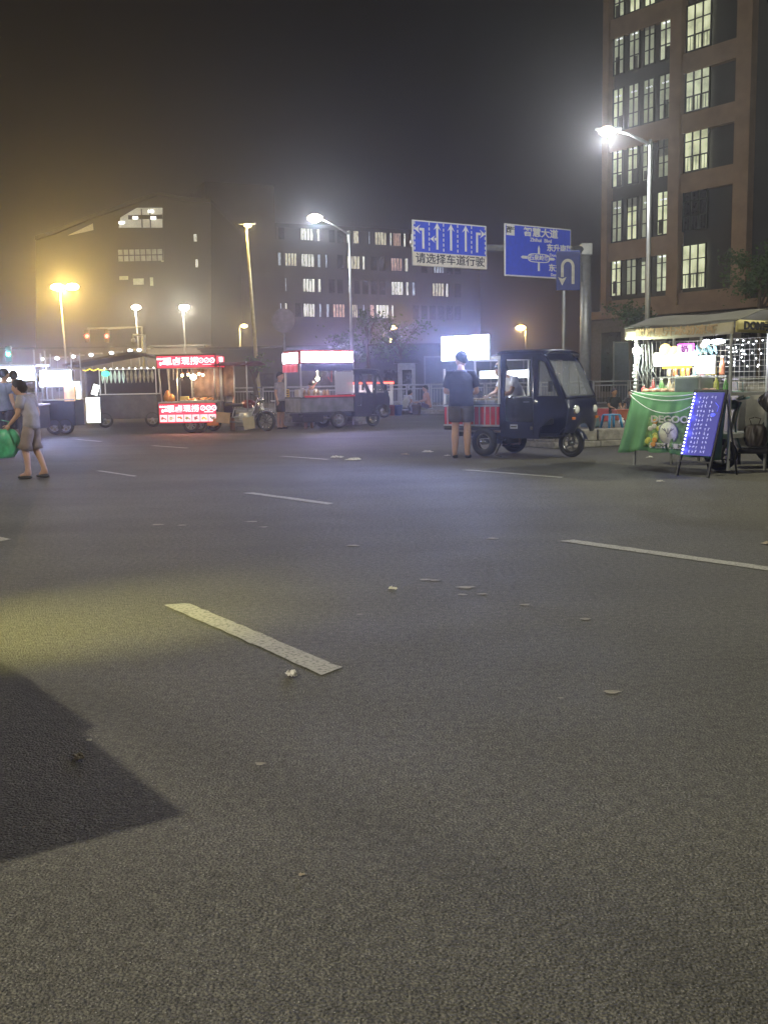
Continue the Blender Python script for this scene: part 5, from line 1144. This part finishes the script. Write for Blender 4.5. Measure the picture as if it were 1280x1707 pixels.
m = MB(); m.tube([(-.12, -.33, 1.0), (-.22, -.12, .97), (-.22, .12, .97), (-.12, .33, 1.0)], .014); m.ball((-.27, 0, .9), (.06, .09, .07)); [m.tube([(-.18, q, .99), (-.2, q * 1.2, 1.2)], .006) for q in (-.22, .22)]; m.build('handlebar', TEAL, SCO)
def sack(label, loc, s, m_, parent_thing='bag', rz=0):
    t = thing(parent_thing, label, 'bag', loc, rz); rr2 = random.Random(int(loc[0] * 100)); ph = [rr2.uniform(0, 6) for _ in range(4)]
    m = MB(); m.grid(lambda u, v: tuple(Vector((math.cos(2 * math.pi * u) * s[0], math.sin(2 * math.pi * u) * s[1], 0)) * (math.sin(math.pi * (.06 + .86 * v)) ** .6) * (.92 + .16 * math.sin(6 * u * math.pi + ph[0]) * math.sin(7 * v + ph[1]) + .10 * math.sin(14 * math.pi * u + ph[2] + 4 * v) + .05 * math.sin(26 * math.pi * u + ph[3] - 9 * v)) + Vector((.12 * s[0] * v, 0, s[2] * (1 - math.cos(math.pi * v)) * .5))), 48, 18); m.build('bag_body', m_, t)
    m = MB(); [m.tube([(q * s[0] * .3, 0, s[2] * .95), (q * s[0] * .5, 0, s[2] * 1.25), (q * s[0] * .05, .02, s[2] * 1.3)], .008, n=5) for q in (-1, 1)]; m.build('handle', m_, t); return t
b = SCO.matrix_basis
sack('shiny dark bag on the seat of the electric scooter', b @ Vector((.3, -.02, .78)), (.24, .2, .32), mat('dark_plastic_bag', (.05, .045, .045), .25, var=.5, bump=.5, bscale=9))
sack('brown striped bag hanging low at the front of the electric scooter', b @ Vector((-.02, -.20, .34)), (.15, .10, .30), mat('brown_check_bag', (.05, .04, .035), .5, var=.6, scale=8))
sack('dark green bundle behind the electric scooter', (a.x + .75, a.y + .5, 0), (.4, .3, .75), mat('dark_green_tarp', (.03, .06, .05), .6))
sack('dark bundle beside the scooter rear wheel at the right edge', (a.x + .75, a.y - .25, 0), (.28, .22, .34), mat('dark_bundle', (.03, .032, .04), .7))

# blue menu board on its folding stand
MBD = thing('menu_board', 'blue glowing menu board with a column of bright blue dots on a folding stand', 'sign', (3.99, 12.74, 0), R(-56))
tilt = Tm((0, 0, 0), (R(-17), 0, 0))
m = MB(tilt); [m.box((x, 0, .57), (.025, .03, 1.14)) for x in (-.245, .245)]; m.box((0, 0, 1.15), (.515, .03, .025)); m.box((0, 0, .20), (.465, .02, .02)); m.build('front_leg', BLK, MBD)
bt = tilt @ Vector((0, 0, 1.12)); m = MB(); [m.tube([(x, bt.y + .03, bt.z), (x, .62, 0)], .013) for x in (-.22, .22)]; m.box((0, .52, .2), (.44, .015, .02)); m.build('rear_leg', BLK, MBD)
BP = bpy.data.materials.new('writing_board'); nt, bs = nodes(BP); bs.inputs['Base Color'].default_value = (.03, .035, .10, 1); bs.inputs['Roughness'].default_value = .6; bs.inputs['Emission Color'].default_value = (.17, .15, .85, 1); bs.inputs['Emission Strength'].default_value = .33
m = MB(tilt); m.box((0, -.02, .70), (.46, .02, .84)); bd = m.build('board', BP, MBD)
m = MB(tilt); [m.box((-.216, -.035, .30 + .8 * k / 17), (.016, .012, .016), ch=.003) for k in range(18)]; m.build('bright_dots', emit('led_dot', (.55, .6, 1), 14, False), bd)
m = MB(tilt); m.box((-.195, -.033, .70), (.02, .004, .80)); m.build('blue_strip', emit('blue_strip', (.05, .05, 1), 2.2, False), bd)
for k in range(4): q = tilt @ Vector((-.205, -.06, .35 + .22 * k)); lamp('POINT', q, (.08, .10, 1), 1.4, .02, MBD)
rn = random.Random(9); m = MB(tilt)
for r_ in range(13):
    z = 1.05 - .06 * r_
    for k in range(rn.choice([4, 5, 5])):
        x = -.11 + .05 * k + (.03 if k > 2 else 0)
        for s_ in range(3): m.box((x + rn.uniform(-.008, .008), -.033, z + rn.uniform(-.012, .012)), (.022 if s_ % 2 else .004, .004, .004 if s_ % 2 else .024))
m.build('handwriting', emit('chalk_glow', (.6, .62, 1), .75, False), bd)
m = MB(tilt); m.tube([(.14, -.034, .98), (.2, -.034, .93), (.19, -.034, .86)], .005, n=4); m.ball((.14, -.034, .82), (.04, .004, .025)); m.build('blue_doodle', emit('blue_doodle', (.12, .15, 1), .9, False), bd)

# things on the island behind
q = ground(1019, 712, .29)
t = thing('plastic_stool', 'light blue plastic stool standing on the stone island', 'stool', (q.x, q.y, .28), R(20)); BL = mat('sky_blue_plastic', (.06, .30, .62), .45)
m = MB(); m.box((0, 0, .27), (.27, .27, .03), ch=.02); m.build('seat', BL, t)
for sx in (-1, 1):
    for sy in (-1, 1): MB().tube([(sx * .12, sy * .12, .26), (sx * .16, sy * .16, 0)], [.03, .024], n=6).build('leg', BL, t)
for i, (px, py, c, lb, s) in enumerate([(1003, 702, (.30, .05, .06), 'dull red carton left of the blue stool', (.4, .3, .28)), (1040, 700, (.32, .10, .06), 'rust red carton right of the blue stool', (.38, .3, .24)), (988, 712, (.10, .16, .18), 'dark blue grey basket beside the tricycle nose', (.3, .3, .22))]):
    q = ground(px, py, .29); t = thing('storage_box', lb, 'box', (q.x, q.y + .3, .28), R(10 * i)); MB().box((0, 0, s[2] / 2), s, ch=.02).build('carton', mat('carton_%d' % i, c, .8), t); MB().box((0, 0, s[2] + .012), (s[0] * 1.05, s[1] * 1.05, .025), ch=.01).build('lid', mat('lid_%d' % i, tuple(1.3 * k for k in c), .7), t)
q = ground(1036, 706, .29); t = thing('takeaway_bag', 'small white bag on the stone island right of the blue stool', 'bag', (q.x, q.y, .28)); MB().ball((0, 0, .05), (.07, .05, .055)).build('bag_body', WHT, t); MB().tube([(0, 0, .1), (.02, 0, .14)], [.02, .035], n=7).build('knot', WHT, t)
q = atY(1022, 690, 29.5); person('dark clothed person crouching behind the blue plastic stool', (q.x, 29.5, 0), R(10), SIT, (.035, .04, .04), (.05, .05, .06), .84, look=.2, hat=mat('dark_cap', (.05, .045, .07), .8), leg=1.8)
q = atY(1052, 690, 30); person('second crouching person in dark clothes, half behind the green cloth', (q.x, 30, 0), R(-40), SIT, (.06, .06, .08), (.05, .05, .06), .80, leg=1.8)
q = atY(677, 690, 41); person('seated person in pale grey shirt bent forward by the railing', (q.x, 41.6, .0), R(130), dict(SIT, chest=(0, -.1, .66), neck=(0, -.2, .82), head=(0, -.27, .9), sl=(.18, -.12, .78), sr=(-.18, -.12, .78)), (.45, .45, .47), (.14, .13, .12), .95, leg=1.8)
q = atY(713, 690, 41); person('seated man in orange shirt and dark trousers facing left by the railing', (q.x, 41.4, .0), R(-80), SIT, (.42, .20, .12), (.08, .05, .09), .98, leg=1.8)
for i, (px, c, lb) in enumerate([(653, (.28, .05, .06), 'dark red bucket on the far kerb beside the food truck nose'), (663, (.06, .10, .35), 'blue bucket on the far kerb left of the seated person'), (694, (.2, .12, .08), 'brown basket between the two seated people')]):
    q = atY(px, 690, 40.9); t = thing('bucket', lb, 'bucket', (q.x, 40.9, 0)); m = MB(); m.lathe([(.16, 0), (.2, .4), (.21, .4), (.21, .42), (.19, .42), (.17, .1)], n=14); m.build('bucket_body', mat('bucket_%d' % i, c, .5), t); m = MB(); m.tube([(.2 * math.cos(R(a_)), 0, .42 + .16 * math.sin(R(a_))) for a_ in range(0, 181, 20)], .008, n=5); m.build('handle', STEEL, t)

# ================================================================== left side
wk = ground(58, 797)
person('stooping passer-by in grey top and skirt carrying a green bag', (wk.x, wk.y, 0), R(-98), dict(
    chest=(0, -.07, 1.26), neck=(0, -.13, 1.42), head=(0, -.19, 1.52), sl=(.18, -.07, 1.37), sr=(-.18, -.07, 1.37), el=(.22, -.12, 1.1), wl=(.2, -.30, .92), er=(-.23, .02, 1.1), wr=(-.22, -.12, .9),
    kl=(.09, -.10, .50), al=(.09, -.06, .09), tl=(.10, -.22, .035), kr=(-.09, .0, .50), ar=(-.09, .16, .12), tr=(-.10, .03, .04)), (.30, .27, .27), (.22, .17, .15), .84, skirt=True, leg=.98, hair='long', look=.1)
gb_ = sack('crumpled green plastic bag carried by the passer-by', (wk.x - .42, wk.y - .06, .30), (.24, .17, .42), mat('green_plastic_bag', (.07, .38, .20), .35, var=.4, scale=7, bump=.4, bscale=8))
q = ground(14, 752); person('bystander in pale blue shirt at the far left edge facing the carts', (q.x, q.y, 0), R(150), {}, (.16, .2, .36), (.03, .03, .07), .98, leg=1.8)
q = ground(30, 742); person('second bystander in a dark top just behind the passer-by', (q.x, q.y, 0), R(200), {}, (.12, .13, .2), (.05, .05, .08), .98, leg=1.8)
BLW = emit('led_panel_left', (.75, .80, 1.0), 20)
def lit_cart(label, x0, x1, Y, z0, z1, body_h, bodymat, em, rz=0.0, area=30, shape=None):
    a = atY(x0, 650, Y); b = atY(x1, 650, Y); w = b.x - a.x; t = thing('food_cart', label, 'cart', ((a.x + b.x) / 2, Y, 0), rz)
    m = MB(); m.box((0, 0, z0 / 2 + z1 / 2), (w, .1, z1 - z0), ch=.01); s_ = m.build('sign_box', GREYP, t); MB().box((0, -.056, (z0 + z1) / 2), (w - .04, .012, z1 - z0 - .04)).build('lit_face', em, s_)
    m = MB(); m.box((0, .5, .25 + body_h / 2), (w, .9, body_h), ch=.02); m.build('cart_body', bodymat, t); m = MB(); m.box((0, .45, .27 + body_h), (w + .06, 1.0, .04), ch=.01); m.build('counter', STEEL, t)
    m = MB(); [m.box((x, y, .9 + z0 / 2), (.035, .035, z0 * .9)) for x in (-w / 2 + .03, w / 2 - .03) for y in (.05, .9)]; m.box((0, .5, z1 + .03), (w + .1, 1.1, .04)); m.build('canopy_frame', STEEL, t)
    for x in (-w / 2 + .3, w / 2 - .3): wheel(t, x, .1, .24, .1, 6, rimm=GREYP)
    lamp('AREA', (0, -.1, (z0 + z1) / 2), (.42, .48, 1.0), area, w, t, rot=(R(-90), 0, 0), sy=z1 - z0, spread=R(110)); return t, w
t, w = lit_cart('food cart with wide blank white lit sign at the left edge', -22, 61, 26.5, 1.52, 1.92, .62, DKBLUE, BLW, area=120)
m = MB(); m.box((.3, .3, 1.05), (.8, .02, .3)); m.build('side_screen', GLASS, t)
t, w = lit_cart('dark blue box cart with stepped white lit sign, second cart from the left', 68, 122, 28.5, 1.50, 1.84, .72, DKBLUE, BLW, area=90)
m = MB(); m.box((.1, -.05, 1.44), (w + .2, .06, .12)); m.build('lit_ledge', BLW, t); m = MB(); m.box((.35, .0, 1.15), (.3, .02, .4)); m.build('warm_panel', emit('warm_panel', (1, .6, .3), .9, False, .5, 4), t)
m = MB(); m.box((.62, -.04, 1.18), (.12, .02, .34)); m.build('warm_tube', emit('warm_tube', (1, .9, .75), 5, False), t)
# gabled tent and dark cart under it
a = atY(108, 607, 38); pk = atY(222, 590, 38); c = atY(305, 612, 38)
t = thing('gabled_tent', 'dark gabled tent canopy above the dark cart at left', 'tent', ((a.x + c.x) / 2, 38, 0)); hw = (c.x - a.x) / 2
m = MB(); pkx = pk.x - (a.x + c.x) / 2
m.plate([(-hw, a.z), (pkx, pk.z + .1), (hw, a.z), (hw, a.z - .08), (pkx, pk.z + .0), (-hw, a.z - .08)], [], 2.6, T=Tm((0, -.3, 0))); m.build('canopy', mat('brown_tarpaulin', (.09, .07, .06), .85), t)
for x in (-hw + .1, hw - .1):
    for y in (-.2, 2.2): MB().tube([(x, y, 0), (x, y, a.z - .05)], .03).build('post', GREYP, t)
m = MB(); m.box((0, 2.2, 1.3), (2 * hw - .3, .02, 1.6)); m.build('rear_cloth', mat('dark_backcloth', (.03, .03, .04), .9), t)
a = atY(168, 700, 33); b = atY(262, 700, 33); w = b.x - a.x
t = thing('food_cart', 'dark cart with hanging clear bags and a white lit side panel under the gabled tent', 'cart', ((a.x + b.x) / 2, 33.2, 0), R(4))
m = MB(); m.box((0, .3, .68), (w, .9, .8), ch=.03); m.build('cart_body', mat('dark_brown_body', (.05, .045, .05), .4, var=.5, scale=4, coat=.4), t); m = MB(); [m.box((x, y, 1.5), (.03, .03, .85)) for x in (-w / 2 + .02, w / 2 - .02) for y in (-.12, .7)]; m.box((0, -.12, 1.92), (w, .03, .03)); m.box((0, .3, 1.10), (w + .04, .95, .03)); m.build('canopy_frame', WHT, t)
for x in (-.8, .75): wheel(t, x, -.1, .26, .1, 6, rimm=GREYP)
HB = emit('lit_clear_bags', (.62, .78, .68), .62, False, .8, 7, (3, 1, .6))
rn = random.Random(21)
for k in range(13):
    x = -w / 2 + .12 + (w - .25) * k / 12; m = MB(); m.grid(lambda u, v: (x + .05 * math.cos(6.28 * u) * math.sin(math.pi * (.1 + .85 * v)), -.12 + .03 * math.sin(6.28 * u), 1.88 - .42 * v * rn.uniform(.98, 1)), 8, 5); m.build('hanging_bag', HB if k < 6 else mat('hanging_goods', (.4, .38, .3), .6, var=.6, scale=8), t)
m = MB(); [m.ball((-w / 2 + .2 * k, -.14, 1.94 + .015 * (k % 2)), .018, n=6) for k in range(10)]; m.build('small_bulbs', emit('tiny_bulb', (1, 1, .92), 12, False), t)
q = atY(152, 684, 32.6); cx = q.x - t.location.x; m = MB(); m.box((cx, -.35, .60), (.46, .06, .86), ch=.01); s_ = m.build('side_sign', GREYP, t); MB().box((cx, -.387, .60), (.43, .012, .82)).build('lit_face', emit('side_sign_glow', (1, .98, .92), 5), s_)
m = MB(); m.box((cx + .1, -.36, 1.26), (.2, .03, .34), rot=(0, R(18), 0)); m.build('slanted_panel', emit('slanted_glow', (.95, 1, .95), 3, False), t)
m = MB(); m.box((cx, .1, .4), (.5, .6, .5), ch=.02); m.build('box_body', BLK, t)
m = MB(); m.tube([(cx - .35 + .8 * k / 12, -.2, 1.95 - .06 * abs(math.sin(k * .8))) for k in range(13)], .02, n=5); m.build('yellow_garland', emit('yellow_garland', (1, .75, .1), 1.6, False), t)
m = MB(); m.ball((cx + .42, -.2, 1.78), (.14, .05, .1)); m.build('green_lamp', emit('green_lamp', (.1, 1, .55), 1.6, False), t)
q = ground(128, 708); 
t = thing('gas_bottle', 'orange gas bottle between the dark blue box cart and lit side panel', 'gas bottle', (q.x, q.y + .5, 0)); m = MB(); m.lathe([(.14, 0), (.16, .03), (.16, .42), (.1, .5), (.04, .52)]); m.build('cylinder_body', mat('orange_paint', (.5, .2, .05), .5), t); m = MB(); m.lathe([(.08, .52), (.08, .6)], n=12); m.build('collar', STEEL, t)
lamp('POINT', (0, 0, 0), (1, .95, .85), 8, .1, None).location = (q.x + .6, 32.2, 1.6)

# ================================================================== litter and worn spots
def crumple(label, px, py, s, m_, name='paper_scrap', cat='litter', flat=.5, seed=1, group=None):
    s *= .5; q = ground(px, py); rn = random.Random(seed); t = MB(); ph = [rn.uniform(0, 6.28) for _ in range(6)]
    from mathutils import noise as NZ
    def fn(u, v):
        x, y = (u - .5), (v - .5); p_ = Vector((x * 3 + seed * 7.3, y * 3, 0)); d = NZ.noise_vector(p_) * .30; h_ = abs(NZ.noise(p_ * 1.6 + Vector((3, 1, 2)))) * 1.6 + abs(NZ.noise(p_ * 4)) * .5
        return ((x * 1.6 + d.x) * s, (y * .9 + d.y) * s, .006 + s * flat * .55 * h_ * (1 - (2 * max(abs(x), abs(y))) ** 4 * .6))
    t.grid(fn, 16, 16, smooth=False, th=.002); o = t.build(name, m_); o.location = (q.x, q.y, 0); o.rotation_euler = (0, 0, rn.uniform(0, 3)); tag(o, label, cat, group); return o
PAP = mat('tissue', (.66, .64, .60), .9); LEAFD = mat('dry_leaf', (.42, .36, .27), .8)
crumple('crumpled white tissue beside the near end of the closest lane dash', 486, 1127, .085, PAP, flat=.9, seed=1)
crumple('pale dry leaf inside the dark corner shadow', 131, 1264, .07, LEAFD, 'dry_leaf', flat=.4, seed=2)
crumple('small cream scrap at the edge of the corner shadow', 148, 1237, .022, PAP, seed=3, flat=.8)
crumple('torn paper scrap on the middle of the road above the closest lane dash', 655, 983, .065, PAP, seed=4, flat=.9)
crumple('tiny yellowish crumb alone on the lower asphalt', 503, 1462, .018, LEAFD, 'crumb', seed=5, flat=1.0)
crumple('tiny pale crumb low in the corner shadow', 40, 1382, .012, LEAFD, 'crumb', seed=6, flat=.6)
crumple('white paper left of the customer, nearest pair member', 590, 767, .30, PAP, seed=7, flat=.5); crumple('white paper just left of its twin near the far lane dash', 562, 763, .26, PAP, seed=8, flat=.5)
crumple('white scrap below the seated man in orange', 712, 754, .22, PAP, seed=9); crumple('flattened cream scrap left of the customer', 675, 758, .22, LEAFD, seed=10)
crumple('small white scrap in front of the green cloth', 1100, 803, .12, PAP, seed=11); crumple('white scrap under the hem of the green cloth', 1083, 763, .16, PAP, seed=12); crumple('beige paper at the right edge of the road', 1279, 907, .12, LEAFD, seed=13)
crumple('white scrap beside the customer shoes', 745, 760, .14, PAP, seed=16)
SPOT = mat('pale_spill', (.25, .23, .18), .8, var=.3, scale=30)
for i, (px, py, s) in enumerate([(776, 980, .085), (708, 967, .06), (724, 968, .05), (770, 992, .05), (805, 991, .05), (875, 1009, .05), (976, 1033, .045), (1020, 1155, .055), (262, 875, .10), (303, 876, .07), (420, 870, .09), (440, 879, .06), (935, 1165, .02), (434, 1275, .03), (600, 1025, .03), (820, 898, .07), (588, 910, .08)]):
    q = ground(px, py); rn = random.Random(i); n = 18; m = MB()
    s *= .6; m.add([(s * (1 + .3 * math.sin(3 * k * .35 + i) + rn.uniform(-.15, .15)) * math.cos(6.283 * k / n), s * .7 * (1 + .3 * rn.uniform(-.5, .5)) * math.sin(6.283 * k / n), 0) for k in range(n)], [tuple(range(n))]); o = m.build('spill', SPOT); o.location = (q.x, q.y, .004); struct(o)

# ================================================================== beside the camera: the stall roof whose shadow falls on the near asphalt, with an added yellow lamp
LQ = Vector((-9.0, -3.0)); f = 2.0 / 8.78
def cast(px, py): s_ = ground(px, py); s2 = Vector((s_.x, s_.y)); return s2 + (LQ - s2) * f
c0, n1, n0, e1 = cast(285, 1365), cast(112, 1221), cast(142, 1219), cast(0, 1113); e2 = cast(0, 1440)
d1 = (e1 - n0).normalized(); d2 = (e2 - c0).normalized()
far = n0 + d1 * 1.6; lowp = c0 + d2 * 2.2; fc = far + d2 * 2.2
t = thing('stall_canopy', 'flat stall roof beside the camera that shades the corner of the asphalt', 'canopy', (0, 0, 0))
m = MB(); pts = [c0, n1, n0, far, fc, lowp]; m.add([(p.x, p.y, 2.0) for p in pts] + [(p.x, p.y, 2.03) for p in pts], [tuple(range(6))[::-1], tuple(range(6, 12))] + [(i, (i + 1) % 6, (i + 1) % 6 + 6, i + 6) for i in range(6)]); m.build('roof', mat('dark_tarp_roof', (.08, .08, .08), .8), t)
for p in (far.lerp(fc, .8), lowp.lerp(c0, .25), far.lerp(fc, .3), lowp.lerp(c0, .1)): MB().tube([(p.x, p.y, 0), (p.x, p.y, 2.0)], .02).build('post', STEEL, t)
tg = ground(60, 1045); src = Vector((far.x + .15, far.y + .3, 1.80)); dv = (Vector((tg.x, tg.y, 0)) - src)
m = MB(); m.tube([(far.x - .1, far.y - .1, 1.99), (src.x, src.y, 1.93)], .012); m.lathe([(.02, .1), (.1, 0)], T=Tm((src.x, src.y, 1.85))); m.build('lamp_shade', BLK, t)  # shade of the added yellow lamp, out of view
o = lamp('SPOT', src, (1, .95, .20), 1000, .05, t, spot=R(40), blend=1.0); o.rotation_euler = dv.to_track_quat('-Z', 'Y').to_euler()  # unseen yellow spot, added to make the light pool on the asphalt
# ================================================================== night haze, denser than real to imitate lens bloom round lamps
hm = bpy.data.materials.new('night_bloom_haze'); hm.use_nodes = True; nt = hm.node_tree
for n in list(nt.nodes): nt.nodes.remove(n)
out = nt.nodes.new('ShaderNodeOutputMaterial'); pv = nt.nodes.new('ShaderNodeVolumePrincipled')
pv.inputs['Color'].default_value = (.93, .93, .97, 1); pv.inputs['Density'].default_value = HAZE_DENSITY; pv.inputs['Anisotropy'].default_value = HAZE_G
nt.links.new(pv.outputs[0], out.inputs['Volume'])
hz = MB(); hz.box((0, 160, 29.5), (360 * 2, 560, 61)); ho = hz.build('haze', hm); ho['kind'] = 'stuff'; ho['label'] = 'night haze over the crossing, thickened for lens bloom'
